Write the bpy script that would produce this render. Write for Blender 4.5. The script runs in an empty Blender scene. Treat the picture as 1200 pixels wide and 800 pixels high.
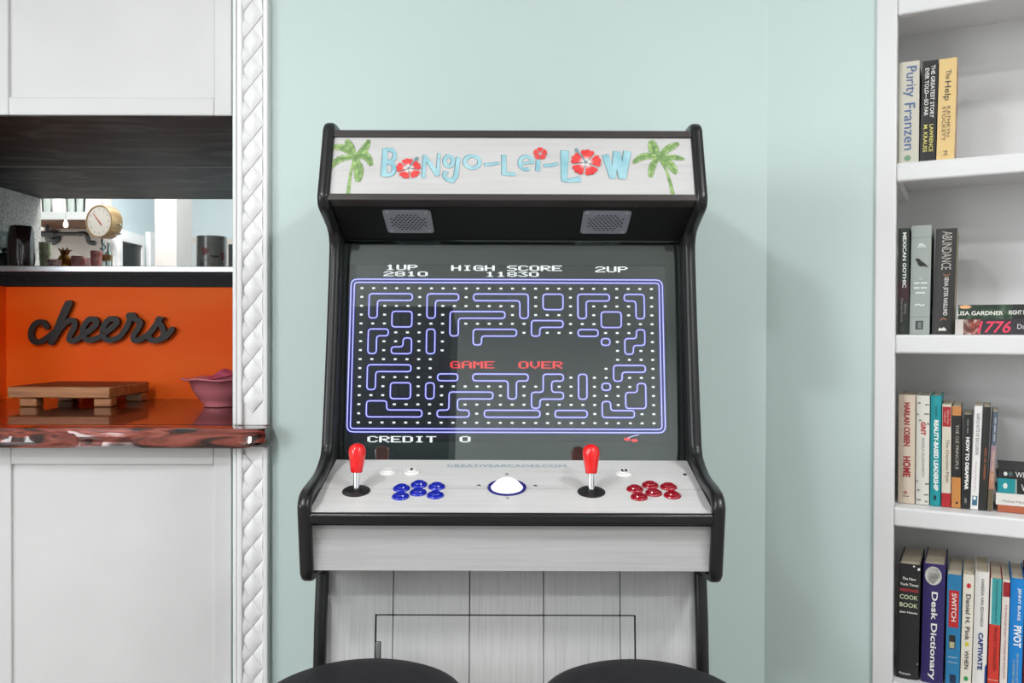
import bpy, bmesh, math, random
from mathutils import Vector, Matrix
random.seed(7)
SC = bpy.context.scene
COL = SC.collection
PI = math.pi
V3 = Vector

# ------------------------------------------------------------ camera
EYE, FPX = 1.2, 1000.0
cd = bpy.data.cameras.new('camera'); cam = bpy.data.objects.new('camera', cd); COL.objects.link(cam)
cd.sensor_width = 36; cd.lens = 36*FPX/1200; cd.clip_start = 0.02
CAMM = Matrix.Rotation(PI/2-0.0105, 3, 'X') @ Matrix.Rotation(0.003, 3, 'Z')
cam.location = (0, 0, EYE); cam.rotation_euler = CAMM.to_euler(); SC.camera = cam

# ------------------------------------------------------------ world, lights, exposure
w = bpy.data.worlds.new('world'); SC.world = w; w.use_nodes = True
w.node_tree.nodes['Background'].inputs[0].default_value = (0.75, 0.83, 0.9, 1)
w.node_tree.nodes['Background'].inputs[1].default_value = 0.5
SC.view_settings.view_transform = 'Standard'; SC.view_settings.look = 'None'
SC.view_settings.gamma = 1; SC.view_settings.use_curve_mapping = False
SC.view_settings.exposure = 0.0
def area(name, loc, aim, sx, sy, power, col=(1, 1, 1), shape='RECTANGLE'):
    l = bpy.data.lights.new(name, 'AREA'); l.shape = shape; l.size = sx; l.size_y = sy
    l.energy = power; l.color = col
    o = bpy.data.objects.new(name, l); COL.objects.link(o); o.location = loc
    o.rotation_euler = (V3(aim)-V3(loc)).to_track_quat('-Z', 'Y').to_euler()
    return o
CEIL = 2.62
# daylight entering through the window of the left wall
area('window_daylight', (-2.66, -0.75, 1.6), (0, -0.55, 1.4), 1.7, 1.35, 52, (0.94, 0.98, 1))
# recessed ceiling lamps (their fittings are built further down)
CANS = [(-1.1, 0.0), (1.15, 0.2), (-1.25, -1.3), (1.25, -1.3)]
for (x, y), pw in zip(CANS, (25, 23, 31, 31)):
    area('ceiling_lamp_light', (x, y, CEIL-0.035), (x, y, 0), 0.30, 0.30, pw, (0.985, 0.992, 1), 'DISK')
# added fill light that brightens the kitchen behind the pass-through
area('kitchen_fill_light', (-1.5, 3.55, CEIL-0.03), (-1.5, 3.55, 0), 0.6, 0.4, 50, (1, 0.98, 0.96))

# ------------------------------------------------------------ pixel -> place helpers (1200x800 frame)
def ray(px, py): return CAMM @ V3(((px-600)/FPX, (400-py)/FPX, -1))
def at(px, py, D):
    d = ray(px, py); return V3((0, 0, EYE)) + d*(D/d.y)
class Plane:
    def __init__(s, P, U, Vv):
        s.P = V3(P); s.U = V3(U).normalized(); s.V = V3(Vv).normalized(); s.N = s.U.cross(s.V).normalized()
    def px(s, px, py):
        d = ray(px, py); o = V3((0, 0, EYE)); t = (s.P-o).dot(s.N)/d.dot(s.N); q = o+d*t-s.P
        return (q.dot(s.U), q.dot(s.V))
    def w(s, u, v, h=0): return s.P+s.U*u+s.V*v+s.N*h
    def mat(s, u, v, h=0):
        m = Matrix((s.U, s.V, s.N)).transposed().to_4x4(); m.translation = s.w(u, v, h); return m

# ------------------------------------------------------------ materials
MATS = {}
def mat(name, col, rough=0.5, metal=0.0, emit=None, estr=1.0, coat=0.0, spec=None, alpha=1.0, trans=0.0):
    if name in MATS: return MATS[name]
    m = bpy.data.materials.new(name); m.use_nodes = True
    b = m.node_tree.nodes['Principled BSDF']
    b.inputs['Base Color'].default_value = (*col, 1); b.inputs['Roughness'].default_value = rough
    b.inputs['Metallic'].default_value = metal; b.inputs['Coat Weight'].default_value = coat
    b.inputs['Coat Roughness'].default_value = 0.04
    if spec is not None: b.inputs['Specular IOR Level'].default_value = spec
    if emit: b.inputs['Emission Color'].default_value = (*emit, 1); b.inputs['Emission Strength'].default_value = estr
    b.inputs['Transmission Weight'].default_value = trans
    MATS[name] = m; return m
def lin(r, g, b):
    f = lambda c: (c/255/12.92) if c/255 <= 0.04045 else ((c/255+0.055)/1.055)**2.4
    return (f(r), f(g), f(b))
def noisy(name, cols, scale, stretch=(1, 1, 1), rough=0.5, detail=4, bump=0.0, coat=0.0, metal=0.0, pos=None, dist=0.0, spec=None, bscale=None):
    """procedural noise between several colours, stretched along an axis for grain"""
    if name in MATS: return MATS[name]
    m = mat(name, cols[0], rough, metal, coat=coat, spec=spec); nt = m.node_tree; b = nt.nodes['Principled BSDF']
    tc = nt.nodes.new('ShaderNodeTexCoord'); mp = nt.nodes.new('ShaderNodeMapping'); mp.inputs['Scale'].default_value = stretch
    nz = nt.nodes.new('ShaderNodeTexNoise'); nz.inputs['Scale'].default_value = scale; nz.inputs['Detail'].default_value = detail
    nz.inputs['Distortion'].default_value = dist
    cr = nt.nodes.new('ShaderNodeValToRGB')
    pos = pos or [0.3+0.4*i/(len(cols)-1) for i in range(len(cols))]
    while len(cr.color_ramp.elements) < len(cols): cr.color_ramp.elements.new(0.5)
    for e, c, p in zip(cr.color_ramp.elements, cols, pos): e.position = p; e.color = (*c, 1)
    L = nt.links.new
    L(tc.outputs['Object'], mp.inputs[0]); L(mp.outputs[0], nz.inputs['Vector']); L(nz.outputs['Fac'], cr.inputs[0]); L(cr.outputs[0], b.inputs['Base Color'])
    if bump:
        bp = nt.nodes.new('ShaderNodeBump'); bp.inputs['Strength'].default_value = bump; bp.inputs['Distance'].default_value = 0.002
        if bscale:
            n2 = nt.nodes.new('ShaderNodeTexNoise'); n2.inputs['Scale'].default_value = bscale; L(mp.outputs[0], n2.inputs['Vector']); L(n2.outputs['Fac'], bp.inputs['Height'])
        else: L(nz.outputs['Fac'], bp.inputs['Height'])
        L(bp.outputs[0], b.inputs['Normal'])
    return m
TEAL = lin(204, 222, 219)
m_teal = noisy('wall_paint_aqua', [tuple(c*0.985 for c in TEAL), TEAL], 3, rough=0.55, bump=0.04, bscale=160)
m_ceil = mat('ceiling_paint_white', (0.82, 0.82, 0.81), 0.7)
m_white = noisy('cabinet_paint_white', [(0.66, 0.66, 0.66), (0.70, 0.70, 0.70)], 5, rough=0.38, bump=0.05, bscale=60)
m_trim = mat('trim_paint_white', (0.88, 0.88, 0.88), 0.35)
m_shelfw = mat('bookshelf_paint_white', (0.77, 0.768, 0.77), 0.38)
m_shelfback = noisy('bookshelf_back_paint', [(0.76, 0.76, 0.76), (0.81, 0.81, 0.81)], 4, rough=0.5)
m_floor = noisy('floor_wood', [(0.24, 0.21, 0.18), (0.36, 0.32, 0.28)], 6, (1, 12, 1), 0.35)
m_black = mat('black_laminate', (0.010, 0.010, 0.011), 0.55, spec=0.18)
m_tmold = mat('black_rubber_molding', (0.010, 0.010, 0.011), 0.28, spec=0.4)
m_darkbrown = mat('dark_aluminium_rail', (0.045, 0.036, 0.036), 0.35, 0.2)
GR = [(0.37, 0.37, 0.37), (0.46, 0.46, 0.46), (0.50, 0.498, 0.498), (0.53, 0.528, 0.528)]
m_woodh = noisy('whitewashed_wood_horizontal', [tuple(c*0.83 for c in q) for q in GR], 5, (1, 14, 40), 0.42, 8, 0.12, pos=[0.2, 0.36, 0.5, 0.7], dist=0.5)
m_woodv = noisy('whitewashed_wood_vertical', GR, 5, (48, 14, 1), 0.42, 8, 0.12, pos=[0.2, 0.36, 0.5, 0.7], dist=0.5)
GW = [(0.53, 0.52, 0.52), (0.60, 0.59, 0.585), (0.64, 0.63, 0.625)]
m_woodp = noisy('whitewashed_panel_print', GW, 4, (1, 16, 22), 0.35, 5, 0.0, pos=[0.25, 0.42, 0.65], dist=0.5)
m_underblack = noisy('black_stained_board', [(0.013, 0.013, 0.012), (0.024, 0.025, 0.023), (0.10, 0.107, 0.105)], 2.0, (2.0, 5, 1), 0.5, 6, pos=[0.40, 0.53, 0.74], dist=1.6, spec=0.12)
m_orange = noisy('orange_paint', [lin(246, 84, 6), lin(252, 94, 12), lin(254, 112, 34)], 1.6, (1, 1, 3), 0.5, 3, spec=0.15, pos=[0.3, 0.5, 0.75])
m_speckle = noisy('grey_speckled_panel', [(0.20, 0.20, 0.19), (0.36, 0.36, 0.34), (0.5, 0.5, 0.48)], 140, rough=0.6, detail=3)
m_steel = mat('brushed_steel', (0.62, 0.66, 0.70), 0.32, 0.85)
m_leather = noisy('black_leather', [(0.010, 0.010, 0.012), (0.018, 0.018, 0.022)], 90, rough=0.55, bump=0.3, spec=0.2)
m_resin = noisy('resin_coated_wood', [lin(26, 8, 6), lin(46, 14, 9), lin(72, 24, 14)], 2.5, (1, 7, 1), 0.3, 5, coat=0.7, dist=1.5, spec=0.3)
m_live = noisy('resin_coated_live_edge', [lin(26, 15, 14), lin(52, 26, 23), lin(132, 58, 46), lin(166, 86, 72), lin(44, 26, 25)], 4.5, (1.0, 3, 6), 0.12, 5, 0.45, coat=1.0, pos=[0.3, 0.43, 0.52, 0.6, 0.7], dist=2.2, bscale=3)
m_live.node_tree.nodes['Principled BSDF'].inputs['Coat Roughness'].default_value = 0.1
m_endgrain = noisy('cut_wood_end', [(0.13, 0.12, 0.115), (0.22, 0.2, 0.19)], 60, rough=0.35, coat=0.5)
m_board = noisy('board_maple', [lin(138, 84, 46), lin(172, 112, 68), lin(190, 132, 86)], 5, (1, 10, 14), 0.45, 5, dist=0.6)
m_boardtop = noisy('board_walnut_top', [lin(74, 38, 22), lin(108, 60, 36)], 5, (1, 12, 1), 0.45, 5)
m_pink = mat('pink_ceramic', lin(214, 124, 132), 0.25, coat=0.5)
m_pink2 = noisy('pink_cloth', [lin(176, 44, 70), lin(226, 110, 140)], 30, rough=0.5)
m_black_sign = mat('matt_black_sign', (0.016, 0.016, 0.016), 0.55)
m_chrome = mat('chrome', (0.85, 0.85, 0.86), 0.12, 1.0)
m_screw = mat('steel_screw', (0.55, 0.55, 0.55), 0.3, 1.0)
m_darkscrew = mat('dark_screw', (0.06, 0.06, 0.06), 0.3, 0.9)
m_grille = mat('speaker_plate', (0.36, 0.37, 0.44), 0.4, 0.35)
m_hole = mat('grille_hole', (0.004, 0.004, 0.005), 0.8)
m_redp = mat('red_plastic', lin(226, 22, 24), 0.16, coat=0.6)
m_bluep = mat('blue_plastic', lin(22, 38, 168), 0.14, coat=0.7)
m_crim = mat('crimson_plastic', lin(150, 14, 34), 0.14, coat=0.7)
m_whitep = mat('white_plastic', (0.82, 0.81, 0.79), 0.2, coat=0.5)
m_navyring = mat('navy_ring', lin(26, 24, 92), 0.2, emit=lin(60, 60, 200), estr=0.12)
m_ball = mat('lit_white_ball', (0.9, 0.9, 0.9), 0.1, emit=(0.97, 0.98, 1), estr=0.9)
m_seat = noisy('black_vinyl', [(0.013, 0.013, 0.015), (0.018, 0.018, 0.021)], 40, rough=0.6, spec=0.25)
m_metal_leg = mat('black_metal_leg', (0.02, 0.02, 0.02), 0.35, 0.8)
m_bezel = mat('grey_green_bezel', (0.075, 0.088, 0.083), 0.5)
m_lcd = mat('lcd_panel', (0.006, 0.006, 0.007), 0.3, emit=(0.035, 0.036, 0.043), estr=0.4)
def emitmat(name, c, s=1.0):
    m = bpy.data.materials.new(name); m.use_nodes = True; nt = m.node_tree; nt.nodes.clear()
    e = nt.nodes.new('ShaderNodeEmission'); e.inputs[0].default_value = (*c, 1); e.inputs[1].default_value = s
    o = nt.nodes.new('ShaderNodeOutputMaterial'); nt.links.new(e.outputs[0], o.inputs[0]); return m
e_blue = emitmat('lit_maze_blue', lin(52, 46, 190), 1.25)
e_lilac = emitmat('lit_maze_lilac', lin(210, 208, 255), 1.45)
e_white = emitmat('lit_white', (0.95, 0.95, 0.98), 1.4)
e_red = emitmat('lit_red', lin(226, 62, 68), 1.6)
def glassmat(name, tint, refl):
    m = bpy.data.materials.new(name); m.use_nodes = True; nt = m.node_tree; nt.nodes.clear()
    t = nt.nodes.new('ShaderNodeBsdfTransparent'); t.inputs[0].default_value = (*tint, 1)
    g = nt.nodes.new('ShaderNodeBsdfGlossy'); g.inputs['Roughness'].default_value = 0.012; g.inputs[0].default_value = (0.93, 1, 0.97, 1)
    x = nt.nodes.new('ShaderNodeMixShader'); f = nt.nodes.new('ShaderNodeFresnel'); f.inputs[0].default_value = refl
    o = nt.nodes.new('ShaderNodeOutputMaterial'); L = nt.links.new
    L(f.outputs[0], x.inputs[0]); L(t.outputs[0], x.inputs[1]); L(g.outputs[0], x.inputs[2]); L(x.outputs[0], o.inputs[0]); return m
m_glass = glassmat('monitor_glass', (0.90, 0.93, 0.92), 1.85)
m_clear = glassmat('clear_glass', (0.86, 0.9, 0.9), 1.6)

# ------------------------------------------------------------ mesh helpers
class MB:
    def __init__(s): s.v = []; s.f = []
    def add(s, vs, fs):
        n = len(s.v); s.v += [tuple(p) for p in vs]; s.f += [tuple(i+n for i in f) for f in fs]; return s
    def box(s, x0, x1, y0, y1, z0, z1):
        vs = [(x, y, z) for x in (x0, x1) for y in (y0, y1) for z in (z0, z1)]
        return s.add(vs, [(0, 1, 3, 2), (4, 6, 7, 5), (0, 4, 5, 1), (2, 3, 7, 6), (0, 2, 6, 4), (1, 5, 7, 3)])
    def obox(s, pl, u0, u1, v0, v1, h0, h1):
        vs = [pl.w(u, v, h) for u in (u0, u1) for v in (v0, v1) for h in (h0, h1)]
        return s.add(vs, [(0, 1, 3, 2), (4, 6, 7, 5), (0, 4, 5, 1), (2, 3, 7, 6), (0, 2, 6, 4), (1, 5, 7, 3)])
    def prism(s, pts, off):   # 3d polygon pushed along off
        n = len(pts); off = V3(off); a = [V3(p) for p in pts]
        return s.add(a+[p+off for p in a], [tuple(range(n))[::-1], tuple(range(n, 2*n))]+[(i, (i+1) % n, (i+1) % n+n, i+n) for i in range(n)])
    def lathe(s, prof, M=None, n=28):   # profile (r, z) spun about local z
        M = M or Matrix(); vs = []; fs = []; k = len(prof)
        for i in range(n):
            a = 2*PI*i/n
            for r, z in prof: vs.append(M @ V3((r*math.cos(a), r*math.sin(a), z)))
        for i in range(n):
            j = (i+1) % n
            for q in range(k-1): fs.append((i*k+q, j*k+q, j*k+q+1, i*k+q+1))
        if prof[0][0] > 1e-6: fs.append(tuple(i*k for i in range(n))[::-1])
        if prof[-1][0] > 1e-6: fs.append(tuple(i*k+k-1 for i in range(n)))
        return s.add(vs, fs)
    def tube(s, path, r, n=10, closed=False):
        path = [V3(p) for p in path]; m = len(path); vs = []; fs = []; prev = None
        for i, p in enumerate(path):
            if closed: t = path[(i+1) % m]-path[i-1]
            else: t = path[min(i+1, m-1)]-path[max(i-1, 0)]
            t.normalize()
            a = prev if prev else (V3((0, 0, 1)) if abs(t.z) < 0.9 else V3((1, 0, 0)))
            x = (a-t*a.dot(t)).normalized(); prev = x; y = t.cross(x); rr = r[i] if isinstance(r, (list, tuple)) else r
            for q in range(n): vs.append(p+(x*math.cos(2*PI*q/n)+y*math.sin(2*PI*q/n))*rr)
        for i in range(m if closed else m-1):
            j = (i+1) % m
            for q in range(n): fs.append((i*n+q, i*n+(q+1) % n, j*n+(q+1) % n, j*n+q))
        if not closed: fs += [tuple(range(n))[::-1], tuple(range((m-1)*n, m*n))]
        return s.add(vs, fs)
    def build(s, name, m, parent=None, smooth=False, bevel=0, seg=2, weld=True):
        me = bpy.data.meshes.new(name); me.from_pydata(s.v, [], s.f)
        bm = bmesh.new(); bm.from_mesh(me)
        if weld: bmesh.ops.remove_doubles(bm, verts=bm.verts, dist=1e-6)
        bmesh.ops.recalc_face_normals(bm, faces=bm.faces); bm.to_mesh(me); bm.free()
        return link(name, me, m, parent, smooth, bevel, seg)
    def flat(s, name, m, parent=None):   # print: no cleaning
        me = bpy.data.meshes.new(name); me.from_pydata(s.v, [], s.f); return link(name, me, m, parent)
def link(name, me, m, parent=None, smooth=False, bevel=0, seg=2):
    o = bpy.data.objects.new(name, me); COL.objects.link(o)
    if m is not None: me.materials.append(m)
    if smooth: me.shade_smooth() if smooth is True else me.shade_smooth()
    if bevel:
        b = o.modifiers.new('bevel', 'BEVEL'); b.width = bevel; b.segments = seg; b.limit_method = 'ANGLE'; b.angle_limit = 0.6
        b.harden_normals = False
    if smooth == 'auto' or (bevel and not smooth):
        me.shade_smooth(); me.set_sharp_from_angle(angle=math.radians(38))
    if parent: setp(o, parent)
    return o
def setp(o, parent):
    o.parent = parent; o.matrix_parent_inverse = world(parent).inverted()
def world(o):
    m = Matrix.Translation(o.location)
    return world(o.parent) @ o.matrix_parent_inverse @ m if o.parent else m
def thing(name, label, cat, loc, group=None):
    o = bpy.data.objects.new(name, None); COL.objects.link(o); o.location = loc; o.empty_display_size = 0.05
    return tag(o, label, cat, group)
def tag(o, label, cat, group=None):
    o['label'] = label; o['category'] = cat
    if group: o['group'] = group
    return o
def struct(o): o['kind'] = 'structure'; return o
def part(o, label): o['label'] = label; return o
def smooth_path(pts, n=8, closed=False):
    pts = [V3(p) if len(p) == 3 else V3((p[0], p[1], 0)) for p in pts]; m = len(pts); out = []
    for i in range(m if closed else m-1):
        g = lambda k: pts[k % m] if closed else pts[max(0, min(m-1, k))]
        p0, p1, p2, p3 = g(i-1), g(i), g(i+1), g(i+2)
        for q in range(n):
            t = q/n
            out.append(0.5*((2*p1)+(p2-p0)*t+(2*p0-5*p1+4*p2-p3)*t*t+(3*p1-p0-3*p2+p3)*t**3))
    if not closed: out.append(pts[-1])
    return out
def ribbon(mb, pl, pts, wid, h, closed=False, caps=True, thick=0):
    """a stroke of width wid (number or list) lying h above plane pl"""
    P = [V3((p[0], p[1], 0)) for p in pts]; m = len(P); L = []; R = []
    W = wid if isinstance(wid, (list, tuple)) else [wid]*m
    for i in range(m):
        a = P[i-1] if (closed or i > 0) else P[i]; b = P[(i+1) % m] if (closed or i < m-1) else P[i]
        t = (b-a).normalized(); n = V3((-t.y, t.x, 0))
        if closed or 0 < i < m-1:
            t1 = (P[i]-a).normalized(); n1 = V3((-t1.y, t1.x, 0)); c = max(0.5, n.dot(n1))
        else: c = 1
        L.append(P[i]+n*W[i]/2/c); R.append(P[i]-n*W[i]/2/c)
    for i in range(m if closed else m-1):
        j = (i+1) % m; q = [L[i], R[i], R[j], L[j]]; e = 4e-6*(i % 40)
        if thick:
            mb.prism([pl.w(p.x, p.y, h) for p in q], pl.N*(thick+e*3))
        else: mb.add([pl.w(p.x, p.y, h+e) for p in q], [(0, 1, 2, 3)])
    if caps and not closed:
        for i in (0, m-1):
            c = [pl.w(P[i].x+W[i]/2*math.cos(a*PI/6), P[i].y+W[i]/2*math.sin(a*PI/6), h) for a in range(12)]
            if thick: mb.prism(c, pl.N*(thick-2e-4))
            else: mb.add([p_-pl.N*3e-5 for p_ in c], [tuple(range(12))])
def poly(mb, pl, pts, h): mb.add([pl.w(p[0], p[1], h) for p in pts], [tuple(range(len(pts)))])
_T = {}
def textgeo(s, bold=0.0):
    if (s, bold) in _T: return _T[(s, bold)]
    c = bpy.data.curves.new('t', 'FONT'); c.body = s; c.size = 1; c.offset = bold; c.resolution_u = 3; c.fill_mode = 'FRONT'
    o = bpy.data.objects.new('t', c); COL.objects.link(o)
    bpy.context.view_layer.update()
    me = bpy.data.meshes.new_from_object(o.evaluated_get(bpy.context.evaluated_depsgraph_get()))
    vs = [v.co.copy() for v in me.vertices]; fs = [tuple(p.vertices) for p in me.polygons]
    bpy.data.objects.remove(o); bpy.data.curves.remove(c); bpy.data.meshes.remove(me)
    x0 = min(v.x for v in vs); x1 = max(v.x for v in vs); y0 = min(v.y for v in vs); y1 = max(v.y for v in vs)
    _T[(s, bold)] = ([((v.x-x0)/(x1-x0)-0.5, (v.y-y0)/(y1-y0)-0.5) for v in vs], fs); return _T[(s, bold)]
def text(mb, pl, s, cu, cv, wl, ht, h=0.0004, rot=0.0, bold=0.0, slant=0.0):
    vs, fs = textgeo(s, bold); c, q = math.cos(rot), math.sin(rot); out = []
    for x, y in vs:
        a, b = x*wl+slant*y*ht, y*ht; out.append(pl.w(cu+a*c-b*q, cv+a*q+b*c, h))
    mb.add(out, fs)

# ============================================================ STRUCTURE
DW = 1.97                       # depth of the aqua wall
XL, XR, YB = -2.7, 2.15, -3.0
def sbox(name, m, *a, bevel=0): return struct(MB().box(*a).build(name, m, bevel=bevel))
CX = 0.587                      # corner where the wall turns
A = math.radians(28.7)
BU = V3((math.cos(A), -math.sin(A), 0)); BW = V3((math.sin(A), math.cos(A), 0))
BO = V3((CX, DW, 0))            # bookshelf frame: U along the angled wall, W into it
ALEN = (XR-CX)/math.cos(A)
def bw(u, wd, z): return BO+BU*u+BW*wd+V3((0, 0, z))
def bbox(mb, u0, u1, w0, w1, z0, z1):
    vs = [bw(u, q, z) for u in (u0, u1) for q in (w0, w1) for z in (z0, z1)]
    return mb.add(vs, [(0, 1, 3, 2), (4, 6, 7, 5), (0, 4, 5, 1), (2, 3, 7, 6), (0, 2, 6, 4), (1, 5, 7, 3)])
sbox('floor', m_floor, XL-0.1, 3.2, YB-0.1, 7.0, -0.1, 0)
sbox('ceiling', m_ceil, XL-0.1, 3.2, YB-0.1, 7.0, CEIL, CEIL+0.1)
NX0, NX1 = -1.76, -0.645        # niche (bar) opening
TX0, TX1 = -0.640, -0.5575      # carved trim
sbox('wall_front', m_teal, NX1, CX, DW, DW+0.1, 0, CEIL)
sbox('wall_front_left', m_teal, XL, NX0, DW, DW+0.1, 0, CEIL)
sbox('wall_front_header', m_teal, NX0, NX1, DW, DW+0.1, 2.46, CEIL)
m_offwhite = mat('wall_paint_off_white', (0.70, 0.71, 0.71), 0.6)
wl = MB()
for a_ in ((YB-0.1, -1.6, 0, CEIL), (0.1, 7.0, 0, CEIL), (-1.6, 0.1, 0, 0.9), (-1.6, 0.1, 2.3, CEIL)): wl.box(XL-0.1, XL, *a_)
struct(wl.build('wall_left', m_offwhite))
sbox('wall_right', m_offwhite, XR, XR+0.1, YB-0.1, DW-(XR-CX)*math.tan(A)+0.05, 0, CEIL)
BS0, BS1, BSTOP = 0.2310, 1.16, 2.32        # bookshelf extent along the angled wall
struct(bbox(MB(), 0, BS0, 0, 0.1, 0, CEIL).build('wall_angled', m_teal))
struct(bbox(MB(), BS1, ALEN, 0, 0.1, 0, CEIL).build('wall_angled_right', m_teal))
struct(bbox(MB(), BS0, BS1, 0, 0.1, BSTOP, CEIL).build('wall_angled_header', m_teal))
# wall behind the camera, window in the left wall
sbox('wall_back', m_offwhite, XL, XR, YB-0.1, YB, 0, CEIL)
f = MB()
for a in ((-1.6, 0.1, 0.9, 0.96), (-1.6, 0.1, 2.24, 2.3), (-1.6, -1.54, 0.96, 2.24), (0.04, 0.1, 0.96, 2.24), (-0.77, -0.73, 0.96, 2.24)): f.box(XL-0.08, XL-0.01, *a)
struct(f.build('window_1', m_trim))

# niche shell
ZC = 0.985            # counter top
ZU = 1.694            # underside of upper cabinets
DO, DS = 2.72, 3.19   # orange panel, far edge of pass-through
sbox('wall_niche_left', m_speckle, NX0-0.12, NX0, DW+0.1, DS, 0, CEIL)
sbox('wall_niche_right', m_white, NX1, NX1+0.08, DW+0.1, DS, 0, CEIL)
sbox('wall_niche_back', m_orange, NX0, NX1, DO, DO+0.09, 0, 1.3415)
sbox('wall_niche_return', m_orange, NX0, -1.612, 2.25, DO, ZC, 1.3415)
sbox('wall_soffit', m_underblack, NX0, NX1, 2.576, DS, ZU, ZU+0.03)
sbox('wall_soffit_header', m_white, NX0, NX1, DS-0.1, DS, ZU+0.03, CEIL)
sbox('trim_3', mat('pale_seam', (0.4, 0.4, 0.4), 0.5), NX0+0.001, NX1-0.001, 2.5703, 2.5757, ZU-0.0006, ZU+0.02)

# kitchen seen through the opening
m_kblue = mat('kitchen_paint_pale_blue', lin(208, 222, 226), 0.6)
m_kcream = mat('kitchen_paint_cream', lin(232, 228, 222), 0.6)
m_kpost = noisy('post_paint', [(0.50, 0.485, 0.465), (0.54, 0.525, 0.505)], 12, (8, 8, 1), 0.5)
m_dark = mat('dark_window_pane', (0.035, 0.042, 0.045), 0.1, spec=0.6)
def kx(px, D): return at(px, 300, D).x
def kz(py, D): return at(100, py, D).z
KX = kx(120, 4.3)
sbox('wall_kitchen_left', m_kcream, XL, KX, 4.3, 4.4, 0, CEIL)
sbox('wall_kitchen_back', m_kblue, KX-0.1, -0.3, 5.3, 5.4, 0, CEIL)
sbox('wall_kitchen_right', m_kblue, -0.55, -0.45, DS, 5.4, 0, CEIL)
sbox('wall_kitchen_side', m_kblue, KX-0.1, KX, 4.4, 5.4, 0, CEIL)
ps = MB().box(kx(181, 3.9), kx(206.5, 3.9), 3.9, 4.1, 0, CEIL).build('trim_4', m_kpost, bevel=0.004); struct(ps)
# window in the receding side wall
o = struct(MB().box(KX, KX+0.03, 4.36, 4.73, 1.0, 1.73).build('window_2', m_trim, bevel=0.006))
MB().box(KX+0.026, KX+0.034, 4.425, 4.665, 1.05, 1.668).build('pane', m_dark, o)
for a_ in ((4.40, 4.425, 1.03, 1.69), (4.665, 4.69, 1.03, 1.69), (4.425, 4.665, 1.668, 1.69)): MB().box(KX+0.03, KX+0.045, *a_).build('casing', m_trim, o)
o = struct(MB().box(KX, KX+0.03, 4.80, 4.86, 0, 1.76).build('trim_5', m_trim, bevel=0.004))
# windows of the kitchen's far wall
def kwindow(n, D, x0, x1, y0, y1, pane):
    a, b = at(x0, y0, D), at(x1, y1, D); t = 0.035
    o = MB().box(a.x-t, b.x+t, D-0.04, D, b.z-t, a.z+t).build('window_%d' % n, mat('window_frame_beige', lin(206, 200, 190), 0.5), bevel=0.006); struct(o)
    MB().box(a.x, b.x, D-0.046, D-0.039, b.z, a.z).build('pane', pane, o)
kwindow(3, 5.3, 219, 258, 285, 330, mat('pale_window_pane', (0.62, 0.66, 0.66), 0.15))
kwindow(4, 5.3, 270.5, 290, 287, 330, m_dark)

# ------------------------------------------------------------ carved trim with woven lozenges
PER = 0.0628
def trim(name, z0, z1):
    o = MB()
    o.box(TX0, TX1, DW-0.010, DW, z0, z1)
    t = struct(o.build(name, m_trim))
    for x0, x1, d in ((TX0, TX0+0.008, 0.004), (TX0+0.0105, TX0+0.0235, 0.010), (TX1-0.012, TX1, 0.012)):
        q = MB().box(x0, x1, DW-0.010-d, DW-0.009, z0, z1).build('bead', m_trim, t, bevel=0.0035, seg=3)
    return t
XC, HW = -0.5965, 0.0255         # centre and half width of the braid
def lozenge_mesh(kind):
    n = 8; vs = []; fs = []; hh = PER*0.5
    for i in range(n+1):
        for j in range(n+1):
            a, b = i/n, j/n           # diamond axes
            x = (a-b)*HW; z = (a+b-1)*hh
            hgt = 0.0060*(max(0, math.sin(PI*a)*math.sin(PI*b)))**0.55 + 0.0012*(0.5-(z/hh)*0.5) + 0.0012*(x/HW) + 0.001
            vs.append((x, -hgt, z))
    for i in range(n):
        for j in range(n):
            fs.append((i*(n+1)+j, (i+1)*(n+1)+j, (i+1)*(n+1)+j+1, i*(n+1)+j+1))
    if kind:       # half lozenge for the edges
        s = 1 if kind == 'r' else -1
        keep = []
        bm = bmesh.new(); me = bpy.data.meshes.new('x'); me.from_pydata(vs, [], fs); bm.from_mesh(me)
        bmesh.ops.bisect_plane(bm, geom=bm.verts[:]+bm.edges[:]+bm.faces[:], plane_co=(0, 0, 0), plane_no=(s, 0, 0), clear_outer=True)
        bm.to_mesh(me); bm.free()
    else:
        me = bpy.data.meshes.new('x'); me.from_pydata(vs, [], fs)
    me.name = 'woven_lozenge'; me.materials.append(m_trim); me.shade_smooth(); return me
LZ, LR, LL = lozenge_mesh(None), lozenge_mesh('r'), lozenge_mesh('l')
def braid(t, z0, z1, ph):
    z = ph
    while z < z1:
        for me, x, dz in ((LZ, XC, 0), (LR, XC+HW, PER/2), (LL, XC-HW, PER/2)):
            zz = z+dz
            if zz-PER/2 >= z0-0.001 and zz+PER/2 <= z1+0.001:
                o = bpy.data.objects.new('woven_lozenge', me); COL.objects.link(o); o.location = (x, DW-0.0105, zz); o.parent = t
        z += PER
ZLOZ = at(300, 50, DW-0.01).z     # a lozenge centre measured in the photo
ph = ZLOZ-PER*40
t1 = trim('trim_1', ZC+0.001, 2.46); braid(t1, ZC+0.001, 2.46, ph)
t2 = trim('trim_2', 0.0, 0.936); braid(t2, 0.0, 0.936, ph+0.01)

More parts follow.
